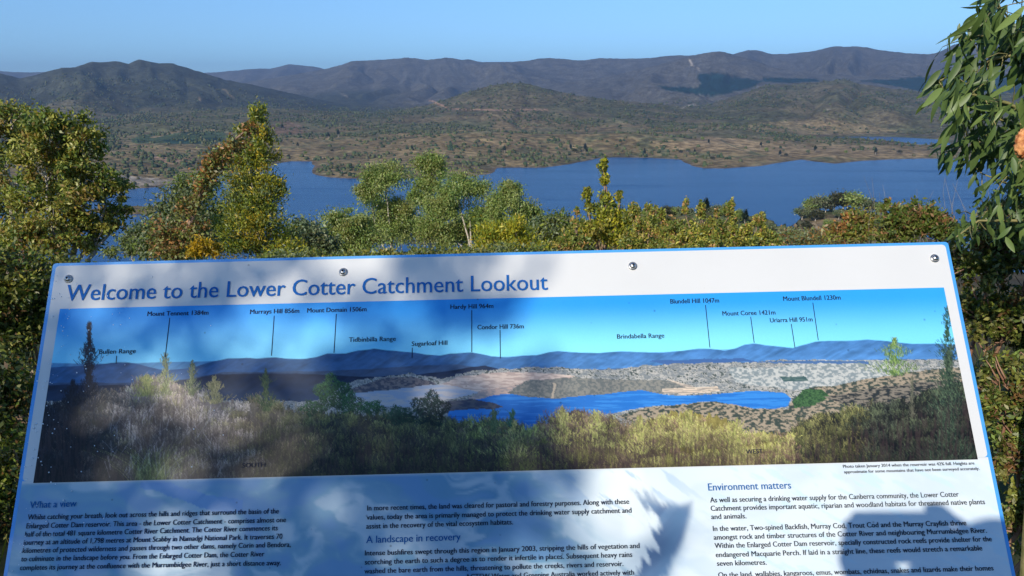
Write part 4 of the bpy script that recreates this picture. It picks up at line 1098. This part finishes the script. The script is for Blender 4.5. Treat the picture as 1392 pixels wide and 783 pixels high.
for q in ((765,556,44),(812,560,40),(870,568,36),(935,560,50),(1000,572,46),(700,574,40)): sprig(q[0], q[1], q[1] + 50, q[2], [(150,150,84),(134,138,76),(168,160,100),(112,100,72)], 420)
sprig(1216, 462, 512, 52, [(96,124,64),(130,150,84),(70,96,52)], 620)
sprig(1240, 512, 570, 5, [(90,90,74)], 120)
sprig(1288, 418, 520, 26, [(40,66,44),(60,88,56),(26,44,34)], 520)
sprig(1290, 470, 640, 60, [(40,56,44),(60,76,58),(24,34,30),(80,96,72)], 2600)
for _ in range(260):      # tussock of long blades near the lower left
    x0 = 205 + rng.normal(0, 12); dx = rng.normal(0, 1.0); c0 = srgb(*[(196,190,120),(150,150,84),(110,116,60)][rng.integers(3)]) * rng.uniform(.6, 1.1)
    a, b = px_to_ij([x0], [655 + rng.normal(0, 3)])
    for k in range(rng.integers(20, 48)):
        i_, j_ = int(a[0] + dx * k * (.4 + k / 70)), int(b[0] - k)
        if 0 <= i_ < NX and 0 <= j_ < NY: img[j_, i_] = img[j_, i_] * .5 + c0 * .5
for _ in range(110):      # pale bare stems
    x0 = rng.uniform(150, 300); y0 = rng.uniform(560, 650); dx = rng.normal(0, .6); c0 = srgb(196, 184, 180)
    a, b = px_to_ij([x0], [y0])
    for k in range(rng.integers(10, 30)):
        i_, j_ = int(a[0] + dx * k), int(b[0] - k)
        if 0 <= i_ < NX and 0 <= j_ < NY: img[j_, i_] = img[j_, i_] * .65 + c0 * .35
streak = fbm(U_ / 2.0, V_ / 9, 3, 490); cl2 = fbm(U_ / 16, V_ / 9, 3, 491)
fk = np.where(V_ > ytop + 3, .42 + .75 * streak + .5 * (cl2 - .35), 1)
dpt = np.clip((V_ - ytop) / 75, 0, 1)
img = img * fk[..., None]
stk = sstep(.42, .62, fbm(U_ / 1.6, V_ / 16, 3, 493)) * sstep(.12, .6, dpt) * .55
img = mix(img, np.broadcast_to(srgb(60, 46, 46), img.shape), stk)
img = img * np.where(V_ > ytop + 3, 1.22 - .45 * dpt, 1)[..., None]
img = img * (1 + np.where(V_ > ytop, rng.normal(0, .10, U_.shape), rng.normal(0, .015, U_.shape)))[..., None]
ii = np.arange(NX * NY).reshape(NY, NX)
Fp = np.stack([ii[:-1, :-1], ii[1:, :-1], ii[1:, 1:], ii[:-1, 1:]], -1).reshape(-1, 4)
pano = part('panorama_print', Vp.reshape(-1, 3), Fp, M_print, sign, colors=np.clip(img, .004, .9).reshape(-1, 3))

# ---- lettering
def ink(name, col, rough=.6):
    m, nt, p = new_mat(name); p.inputs['Base Color'].default_value = (*col, 1); p.inputs['Roughness'].default_value = rough
    p.inputs['Specular IOR Level'].default_value = .12
    return m
INK_K = ink('black_ink', (.010, .014, .03)); INK_T = ink('blue_ink', (.008, .11, .36)); INK_H = ink('heading_ink', (.010, .10, .28))
def text_line(name, txt, p_left, p_right, cap_px, mat, lift=.0022, bold=0.0, parent=sign, slant=0.0, heavy=.00035):
    cu = bpy.data.curves.new(name, 'FONT'); cu.body = txt; cu.size = 1; cu.resolution_u = 3; cu.offset = bold; cu.shear = slant
    ob = bpy.data.objects.new('t', cu); me = bpy.data.meshes.new_from_object(ob)
    bpy.data.objects.remove(ob); bpy.data.curves.remove(cu)
    me.name = name
    n_ = len(me.vertices); co_ = np.empty(n_ * 3, np.float32); me.vertices.foreach_get('co', co_); co_ = co_.reshape(-1, 3)
    x0, x1 = co_[:, 0].min(), co_[:, 0].max()
    s0, t0 = sp1(*p_left); s1, t1 = sp1(*p_right)
    su_, tu_ = sp1(p_left[0], p_left[1] - cap_px)
    cap = t0 - tu_
    L = math.hypot(s1 - s0, t1 - t0); dx, dy = (s1 - s0) / L, (t1 - t0) / L
    X_ = (co_[:, 0] - x0) / (x1 - x0) * L; Y_ = co_[:, 1] / .70 * cap
    W_ = S(s0 + dx * X_ + dy * Y_, t0 + dy * X_ - dx * Y_, np.full(n_, lift)) - np.array(root_loc(parent))
    me.vertices.foreach_set('co', W_.astype(np.float32).ravel()); me.update()
    me.materials.append(mat)
    if heavy:
        bm = bmesh.new(); bm.from_mesh(me)
        g2 = bmesh.ops.duplicate(bm, geom=bm.verts[:] + bm.edges[:] + bm.faces[:])
        bmesh.ops.translate(bm, verts=[e for e in g2['geom'] if isinstance(e, bmesh.types.BMVert)], vec=Vector(SU * heavy + SN * .00012))
        bm.to_mesh(me); bm.free()
    o = link(name, me, parent)
    return o
text_line('title_text', 'Welcome to the Lower Cotter Catchment Lookout', (89.5, 409.3), (744.3, 394.4), 22, INK_T, heavy=.0006)
LAB = [('Mount Tennent 1384m',(200.8,430),(283.6,428.3)),('Bullen Range',(135.3,481.5),(185,480.3)),('Murrays Hill 856m',(340.2,427.3),(406.8,425.7)),('Mount Domain 1506m',(417.8,425.4),(498.3,423.6)),
       ('Tidbinbilla Range',(474.5,465.2),(538,463.7)),('Sugarloaf Hill',(559.8,470.7),(608,469.2)),('Hardy Hill 964m',(612.4,420.6),(670.5,419.2)),('Condor Hill 736m',(649,448.2),(711.8,446.8)),
       ('Brindabella Range',(838.7,460.9),(902.6,459.3)),('Blundell Hill 1047m',(911,413.2),(977,411.7)),('Mount Coree 1421m',(981.8,429.6),(1053.5,428)),('Uriarra Hill 951m',(1046.4,438.8),(1104,437.4)),('Mount Blundell 1230m',(1064.3,409.5),(1142,407.7)),
       ('SOUTH',(329.7,636),(361,634.8)),('WEST',(1013.8,617.2),(1036.3,616.5))]
for t_, a_, b_ in LAB: text_line('label_text', t_, a_, b_, 6.2, INK_K)
for a_, b_ in [((231.5,432.5),(225.2,486)),((159.4,484),(158.6,495)),((373.2,429.7),(369.5,484)),((457.5,427),(454.4,480)),((560.7,473),(560.4,487)),((641.4,422),(641.4,479)),((679.7,449),(680.2,487.7)),((958.6,415),(964.6,473)),((1019.9,431),(1024.7,466.4)),((1075,440.7),(1080,473)),((1104.3,411.9),(1111.7,463))]:
    s0, t0 = sp1(*a_); s1, t1 = sp1(*b_); w_ = .0006
    part('pointer_line', S([s0 - w_, s0 + w_, s1 + w_, s1 - w_], [t0, t0, t1, t1], [.0022] * 4), [[3, 2, 1, 0]], INK_K, sign)
for t_, a_, b_ in [('Photo taken January 2014 when the reservoir was 42% full. Heights are',(1145.3,636.2),(1323.5,631.6)),('approximate for some mountains that have not been surveyed accurately.',(1146.7,643.6),(1330.5,638.9))]:
    text_line('caption_text', t_, a_, b_, 4.2, INK_K)
for t_, a_, b_, k_ in [('What a view',(41,691),(104.4,688.6),9.5),('A landscape in recovery',(498,738.3),(626,734.2),10),('Environment matters',(962.4,667),(1074.8,664.2),10)]:
    text_line('heading_text', t_, a_, b_, k_, INK_H)
BODY = [
 ('Whilst catching your breath, look out across the hills and ridges that surround the basin of the',(38.2,706.5),(379.2,698)),
 ('Enlarged Cotter Dam reservoir. This area - the Lower Cotter Catchment - comprises almost one',(36.5,718.4),(388.9,709.8)),
 ('half of the total 481 square kilometre Cotter River Catchment. The Cotter River commences its',(34.6,729.8),(377.6,720.9)),
 ('journey at an altitude of 1,798 metres at Mount Scabby in Namadgi National Park. It traverses 70',(32.3,740.8),(384,732.4)),
 ('kilometres of protected wilderness and passes through two other dams, namely Corin and Bendora,',(31.4,751.8),(395.4,743.4)),
 ('to culminate in the landscape before you. From the Enlarged Cotter Dam, the Cotter River',(29.4,763.2),(359.5,756.3)),
 ('completes its journey at the confluence with the Murrumbidgee River, just a short distance away.',(27.8,775),(382,768.2)),
 ('In more recent times, the land was cleared for pastoral and forestry purposes. Along with these',(499.3,694.2),(854.8,685)),
 ('values, today the area is primarily managed to protect the drinking water supply catchment and',(498.6,706.6),(858,697)),
 ('assist in the recovery of the vital ecosystem habitats.',(498,718.8),(697.2,712.8)),
 ('Intense bushfires swept through this region in January 2003, stripping the hills of vegetation and',(496.2,755.2),(869,745)),
 ('scorching the earth to such a degree as to render it infertile in places. Subsequent heavy rains',(496,767.4),(859,757)),
 ('washed the bare earth from the hills, threatening to pollute the creeks, rivers and reservoir.',(495.5,779.7),(847,769.4)),
 ('ACTEW Water and Greening Australia worked actively with',(633,787.5),(861.4,781.3)),
 ('As well as securing a drinking water supply for the Canberra community, the Lower Cotter',(965,683.2),(1302.5,675.2)),
 ('Catchment provides important aquatic, riparian and woodland habitats for threatened native plants',(965.8,694.6),(1338,685.4)),
 ('and animals.',(966.5,705.8),(1014,704.7)),
 ('In the water, Two-spined Backfish, Murray Cod, Trout Cod and the Murray Crayfish thrive',(968.8,722),(1312.7,714)),
 ('amongst rock and timber structures of the Cotter River and neighbouring Murrumbidgee River.',(969.8,733.8),(1340.5,724.2)),
 ('Within the Enlarged Cotter Dam reservoir, specially constructed rock reefs provide shelter for the',(971.2,745.2),(1347.3,735.8)),
 ('endangered Macquarie Perch. If laid in a straight line, these reefs would stretch a remarkable',(972.6,757.5),(1334.4,748.2)),
 ('seven kilometres.',(974.3,769.2),(1041.4,767.6)),
 ('On the land, wallabies, kangaroos, emus, wombats, echidnas, snakes and lizards make their homes',(976,785),(1349.6,775.3)),
]
for t_, a_, b_ in BODY: text_line('text_line', t_, a_, b_, 7.2, INK_K)
# ---- dome head screws with washers
for (a_, b_) in ((94,379.6),(467,370.3),(860,362),(1270,351.6)):
    s0, t0 = sp1(a_, b_)
    def ringmesh(prof_, seg=24):
        V0 = []; F0 = []
        for (r_, h_) in prof_:
            for k in range(seg):
                q = 2 * math.pi * k / seg; V0.append(S(s0 + r_ * math.cos(q), t0 + r_ * math.sin(q), h_))
        for i in range(len(prof_) - 1):
            for k in range(seg):
                k2 = (k + 1) % seg; F0.append([i * seg + k, (i + 1) * seg + k, (i + 1) * seg + k2, i * seg + k2])
        return np.array(V0), F0
    v0, f0 = ringmesh([(.0072, .001), (.0070, .0026), (.0052, .0028)])
    wsh = part('washer', v0, f0, M_screw, sign, smooth=False)
    v0, f0 = ringmesh([(.0057, .0024), (.0054, .0048), (.0044, .0064), (.0030, .0073), (.0019, .0076)])
    scw = part('screw', v0, f0, M_screw, sign, smooth=True)
    v0, f0 = ringmesh([(.0020, .0076), (.0018, .0052), (.0001, .0050)], 6)
    so_ = link('socket', mesh_np('socket', v0 - np.array(root_loc(sign)), f0, M_dark), scw)
# ---- posts and rails behind
for s_ in (.28, 1.22):
    top_ = S(s_, .10, -.045)
    mid_ = S(s_, .62, -.045)
    bm = bmesh.new()
    def box_between(a, b, w):
        a = Vector(a); b = Vector(b); d = (b - a).normalized(); x_ = Vector((1, 0, 0)); y_ = d.cross(x_).normalized(); x_ = y_.cross(d)
        vs = [bm.verts.new(pnt + x_ * i_ * w + y_ * j_ * w) for pnt in (a, b) for i_, j_ in ((-1, -1), (1, -1), (1, 1), (-1, 1))]
        for q in ((0, 1, 2, 3), (7, 6, 5, 4), (0, 4, 5, 1), (1, 5, 6, 2), (2, 6, 7, 3), (3, 7, 4, 0)): bm.faces.new([vs[k] for k in q])
    box_between(top_, S(s_, .88, -.045), .022)
    gpt = S(s_, .5, -.075)
    box_between((gpt[0], gpt[1] + .03, gpt[2]), (gpt[0], gpt[1] + .03, gh(gpt[0], gpt[1]) - .1), .03)
    bmesh.ops.recalc_face_normals(bm, faces=bm.faces)
    bm_part('post', bm, M_steel, sign)
# ---- dew drops along the left side
ndw = 300
ds = np.abs(rng.exponential(.05, ndw)) + .004; dt = rng.uniform(.02, SH - .05, ndw) ; 
tri = rng.random(ndw) < .35
ds = np.where(tri, ds * 3, ds)
rad_ = rng.uniform(.0004, .0013, ndw)
iv2, if2 = ico(); keepf = np.arange(20)
ctr = S(ds, dt, np.full(ndw, .0019))
Vd = iv2[None] * rad_[:, None, None] + ctr[:, None, :]
m, nt, p = new_mat('water_drop'); p.inputs['Base Color'].default_value = (.75, .8, .85, 1); p.inputs['Roughness'].default_value = .04; p.inputs['IOR'].default_value = 1.33
dew = part('dew_drops', Vd.reshape(-1, 3), (if2[None] + (np.arange(ndw) * 12)[:, None, None]).reshape(-1, 3), m, sign, smooth=True); dew['kind'] = 'stuff'

# ================================================================== behind the camera: the gum that dapples the sign, and the photographer
XS = [-200, 0, 80, 150, 200, 260, 320, 375, 430, 500, 560, 620, 680, 740, 800, 900, 1400]
TB = {330: [.1,.35,.35,.35,.45,.6,.5,.7,.35,.2,.6,.75,.25,0,0,0,0], 400: [.1,.45,.45,.5,.55,.8,.6,.4,.3,.4,.6,.8,.4,.05,0,0,0], 450: [.3,.7,.7,.35,.25,.85,.4,.1,.2,.5,.6,.6,.3,.05,0,0,0],
      520: [.8,.9,.85,.5,.3,.5,.4,.3,.5,.6,.7,.5,.4,.3,.1,0,0], 600: [.8,.95,.9,.7,.5,.3,.2,.2,.6,.8,.8,.8,.7,.6,.2,0,0], 680: [.8,.9,.9,.8,.7,.6,.4,.5,.7,.8,.8,.8,.9,.4,.1,0,0], 760: [.7,.8,.9,.75,.2,.12,.7,.8,.8,.8,.6,.8,.5,.3,.3,.2,0], 860: [.7,.8,.9,.8,.6,.6,.7,.8,.8,.8,.6,.8,.5,.3,.3,.2,0]}
tk = sorted(TB); tab = np.array([TB[k] for k in tk])
def shade_at(u, v):
    xi = np.interp(u, XS, np.arange(len(XS))); yi = np.interp(v, tk, np.arange(len(tk)))
    i0 = np.floor(xi).astype(int).clip(0, len(XS) - 2); j0 = np.floor(yi).astype(int).clip(0, len(tk) - 2); fx = xi - i0; fy = yi - j0
    return tab[j0, i0] * (1 - fx) * (1 - fy) + tab[j0, i0 + 1] * fx * (1 - fy) + tab[j0 + 1, i0] * (1 - fx) * fy + tab[j0 + 1, i0 + 1] * fx * fy
nn = 7000
uu_ = rng.uniform(-200, 960, nn); vv_ = rng.uniform(322, 860, nn)
tau = -np.log(1 - np.clip(shade_at(uu_, vv_), 0, .96)) * 1.5
kp = rng.random(nn) < tau * .0021 * (1160 * 538) / nn
uu_, vv_ = uu_[kp], vv_[kp]
a_, b_ = on_sign(uu_, vv_)
SD = np.array(SUN_DIR)
leafP = S(a_, b_) - SD * rng.uniform(5.2, 7.2, len(uu_))[:, None]
tb_loc = (-4.3, -5.4)
gum = thing('gum_tree', (tb_loc[0], tb_loc[1], gh(*tb_loc)), 'eucalyptus behind the viewer that throws dappled shade over the sign', 'tree')
n_ = len(leafP)
ctrl = leafP.mean(0)
extra = ctrl + np.array([-1.6, -.6, .9]) + rng.normal(size=(1500, 3)) * np.array([.8, .8, .8])
allP = np.vstack([leafP, extra[extra[:, 0] < ctrl[0] - 1.3]])
A = unit(rng.normal(size=(len(allP), 3)) * .6 + np.array([0, 0, -1]))
v, f, c3 = diamond(allP, A, rng.uniform(.07, .11, len(allP)), .034, np.array(GUM)[rng.integers(0, len(GUM), len(allP))])
part('crown', v, f, M_leaf, gum, colors=c3)
base = np.array([tb_loc[0], tb_loc[1], gh(*tb_loc) - .1]); fork = base + np.array([.15, .1, 2.2])
tbs = [limb(base, fork, .13, .09, 8, .05)]
order = rng.permutation(n_)[:26]
hubs = [ctrl + np.array([-.9, -.2, -.1]), ctrl + np.array([-.2, .1, .2]), ctrl + np.array([.3, .1, .0]), ctrl + np.array([-.5, .2, .6])]
for hb in hubs: tbs.append(limb(fork, hb, .045, .014, 9, .10, sag=.06))
for q in order:
    hb = hubs[int(np.argmin([np.linalg.norm(leafP[q] - h_) for h_ in hubs]))]
    tbs.append(limb(hb, leafP[q], .007, .002, 6, .12))
tbs.append(limb(fork, ctrl + np.array([-1.8, -.7, 1.2]), .06, .01, 8, .1))
tv, tf = join(tbs); part('trunk', tv, tf, M_bark, gum, smooth=True)

# the photographer
M_skin = noise_mat('skin', (.46, .27, .19), (.55, .34, .25), scale=25, rough=.5, bump=.05, bd=.002)
M_jkt = noise_mat('navy_jacket', (.02, .03, .06), (.035, .05, .09), scale=60, rough=.85)
M_jean = noise_mat('grey_trousers', (.07, .075, .08), (.11, .115, .12), scale=80, rough=.9)
M_hair = noise_mat('brown_hair', (.04, .022, .012), (.09, .05, .03), scale=60, rough=.6)
M_phone = noise_mat('black_phone', (.01, .01, .012), (.02, .02, .024), scale=40, rough=.2, bump=0)
man = thing('person', (0, -.5, gh(0, -.5)), 'person in a navy jacket holding a phone up to photograph the sign', 'person')
gz0 = gh(0, -.5)
def skin_obj(name, verts, edges, radii, mat, parent, lev=2, root=0):
    off = root_loc(parent)
    me = bpy.data.meshes.new(name); me.from_pydata([tuple(Vector(v) - off) for v in verts], edges, [])
    o = link(name, me, parent)
    o.modifiers.new('skin', 'SKIN').use_smooth_shade = True
    sv_ = me.skin_vertices[0].data if me.skin_vertices else None
    if sv_ is None:
        bm = bmesh.new(); bm.from_mesh(me); bm.verts.layers.skin.verify(); bm.to_mesh(me); bm.free(); sv_ = me.skin_vertices[0].data
    for i, r_ in enumerate(radii):
        sv_[i].radius = r_ if isinstance(r_, tuple) else (r_, r_); sv_[i].use_root = (i == root)
    sm = o.modifiers.new('sub', 'SUBSURF'); sm.levels = lev; sm.render_levels = lev
    me.materials.append(mat)
    return o
bv = []; be = []; br = []
def addv(p_, r_, prev=None):
    bv.append(p_); br.append(r_)
    if prev is not None: be.append((prev, len(bv) - 1))
    return len(bv) - 1
pel = addv((0, -.52, .96), (.12, .09)); bel = addv((0, -.52, 1.12), (.115, .085), pel); che = addv((0, -.51, 1.36), (.155, .11), bel); nk0 = addv((0, -.50, 1.50), (.07, .065), che)
nk1 = addv((0, -.475, 1.55), .052, nk0); hd0 = addv((0, -.45, 1.60), (.068, .08), nk1); hd1 = addv((0, -.455, 1.67), (.074, .092), hd0); hd2 = addv((0, -.465, 1.73), (.066, .08), hd1)
hands = {}
for sg in (-1, 1):
    sh = addv((sg * .17, -.51, 1.44), .062, che); el = addv((sg * .25, -.36, 1.20), .043, sh); fa = addv((sg * .21, -.24, 1.36), .038, el); wr = addv((sg * .048 - .014, -.062, 1.535), .046, fa)
    pm = addv((sg * .030 - .014, -.036, 1.588), .060, wr)
    hl = addv((sg * .028 - .014, -.034, 1.570), .034, wr); addv((sg * .014 - .014, -.030, 1.590), .034, hl)
    for k in range(4):      # fingers curl round the back edge of the phone
        zz = 1.648 - k * .017
        k0 = addv((sg * .088 - .015, -.052, 1.625 - k * .016), .0095, pm); k1 = addv((sg * .087 - .015, -.014, zz), .0088, k0); k2 = addv((sg * (.078 - .004 * (k % 2)) - .015, .004 - .012, zz + .002), .0080, k1); addv((sg * (.058 - .005 * k) - .015, -.006, zz + .001), .0072, k2) if not (k == 0 and sg == 1) else addv((.012, -.010, 1.672), .0075, addv((.036, -.010, 1.674), .008, k2))
    t0_ = addv((sg * .090 - .015, -.068, 1.600), .0115, pm); t1_v = addv((sg * .068 - .015, -.050, 1.602), .0105, t0_); addv((sg * .048 - .015, -.040, 1.612), .009, t1_v)
    hp = addv((sg * .10, -.52, .90), .095, pel); kn = addv((sg * .12, -.50, .50), .062, hp); an = addv((sg * .13, -.53, .10), .042, kn); addv((sg * .14, -.42, .045), (.042, .03), an)
FWD = .20      # how far the body leans in towards the phone
def lean(q): return (q[0], q[1] + (FWD * min(1, max(0, (q[2] + .2) / 1.2)) if q[1] < -.2 else 0), q[2] + (gz0 if q[2] < .6 else 0))
bv = [lean(q) for q in bv]
skin_obj('body', bv, be, br, M_skin, man)
jv = [(0, -.52, .90), (0, -.52, 1.12), (0, -.51, 1.37), (0, -.505, 1.50)]; jr = [(.17, .125), (.16, .12), (.175, .13), (.085, .08)]; je = [(0, 1), (1, 2), (2, 3)]
for sg in (-1, 1):
    b0 = len(jv); jv += [(sg * .175, -.51, 1.45), (sg * .25, -.36, 1.20), (sg * .21, -.24, 1.36), (sg * .075 - .014, -.115, 1.480)]; jr += [.076, .056, .050, .038]; je += [(2, b0), (b0, b0 + 1), (b0 + 1, b0 + 2), (b0 + 2, b0 + 3)]
jv = [lean(q) for q in jv]
skin_obj('jacket', jv, je, jr, M_jkt, man)
tv_ = [(0, -.52, .97)]; tr2 = [(.165, .12)]; te = []
for sg in (-1, 1):
    b0 = len(tv_); tv_ += [(sg * .10, -.52, .88), (sg * .12, -.50, .50), (sg * .13, -.53, .12)]; tr2 += [.108, .076, .062]; te += [(0, b0), (b0, b0 + 1), (b0 + 1, b0 + 2)]
tv_ = [lean(q) for q in tv_]
skin_obj('trousers', tv_, te, tr2, M_jean, man)
for sg in (-1, 1):
    skin_obj('shoe', [(sg * .13, -.52, .06 + gz0), (sg * .135, -.44, .055 + gz0), (sg * .145, -.32, .04 + gz0)], [(0, 1), (1, 2)], [(.05, .055), (.052, .05), (.045, .035)], noise_mat('brown_shoe', (.06, .035, .02), (.10, .06, .035), scale=30), man)
def blob(name, c0, rad, mat, parent, fn=None, sub=3):
    bm = bmesh.new(); bmesh.ops.create_icosphere(bm, subdivisions=sub, radius=1)
    for v in bm.verts:
        if fn: v.co = fn(v.co.copy())
        v.co = Vector((v.co.x * rad[0] + c0[0], v.co.y * rad[1] + c0[1], v.co.z * rad[2] + c0[2]))
    return bm_part(name, bm, mat, parent, smooth=True)
blob('hair', (0, -.485 + FWD, 1.720), (.088, .10, .085), M_hair, man, lambda c: Vector((c.x, c.y - (.35 if (c.z < 0 and c.y > 0) else 0), c.z * (1 if c.z > 0 else .8))))
blob('nose', (0, -.362 + FWD, 1.655), (.013, .018, .022), M_skin, man)
blob('mouth', (0, -.372 + FWD, 1.615), (.024, .008, .007), noise_mat('lips', (.42, .16, .13), (.48, .2, .16), rough=.5), man)
for sg in (-1, 1):
    blob('eye', (sg * .031, -.378 + FWD, 1.68), (.013, .010, .010), noise_mat('eye_white', (.6, .6, .6), (.7, .7, .7), rough=.2), man)
    blob('iris', (sg * .031, -.3695 + FWD, 1.68), (.0055, .0025, .0055), M_phone, man)
    blob('ear', (sg * .078, -.46 + FWD, 1.66), (.010, .02, .03), M_skin, man)
# phone, landscape, square to the view
bm = bmesh.new(); bmesh.ops.create_cube(bm, size=1)
bmesh.ops.scale(bm, vec=(.152, .0085, .078), verts=bm.verts)
bmesh.ops.bevel(bm, geom=bm.edges[:], offset=.0035, segments=2, affect='EDGES')
rot = Matrix.Rotation(-PITCH, 4, 'X')
bmesh.ops.transform(bm, matrix=Matrix.Translation(Vector((-.018, -.013, 1.62 + .006))) @ rot, verts=bm.verts)
ph = bm_part('phone', bm, M_phone, None, smooth=False)
tag(ph, 'black phone held sideways in both hands of the photographer', 'phone')
bm = bmesh.new(); bmesh.ops.create_grid(bm, x_segments=1, y_segments=1, size=.5)
bmesh.ops.transform(bm, matrix=Matrix.Translation(Vector((-.018, -.0178, 1.62 + .005))) @ rot @ Matrix.Rotation(R(90), 4, 'X') @ Matrix.Diagonal((.142, .068, 1, 1)), verts=bm.verts)
bm_part('screen', bm, noise_mat('screen_glass', (.02, .03, .04), (.03, .04, .05), rough=.08, bump=0), ph)

# ================================================================== air
m = bpy.data.materials.new('haze_air'); m.use_nodes = True; nt = m.node_tree
for nd_ in list(nt.nodes):
    if nd_.type == 'BSDF_PRINCIPLED': nt.nodes.remove(nd_)
pv = nt.nodes.new('ShaderNodeVolumePrincipled'); pv.inputs['Color'].default_value = (.58, .74, 1.0, 1); pv.inputs['Density'].default_value = 6.6e-5; pv.inputs['Anisotropy'].default_value = .5
nt.links.new(pv.outputs[0], nt.nodes['Material Output'].inputs['Volume'])
zlo = float(V[:, 2].min()) - 1.5; zhi = float(max(V[:, 2].max(), 20)) + 15
bm = bmesh.new(); bmesh.ops.create_cube(bm, size=1)
bmesh.ops.transform(bm, matrix=Matrix.Translation((0, 0, (zlo + zhi) / 2)) @ Matrix.Diagonal((36400, 36400, zhi - zlo, 1)), verts=bm.verts)
hzb = bm_part('haze', bm, m, None); tag(hzb, 'thin blue air between the lookout and the far ranges', kind='stuff')
print('box', zlo, zhi)
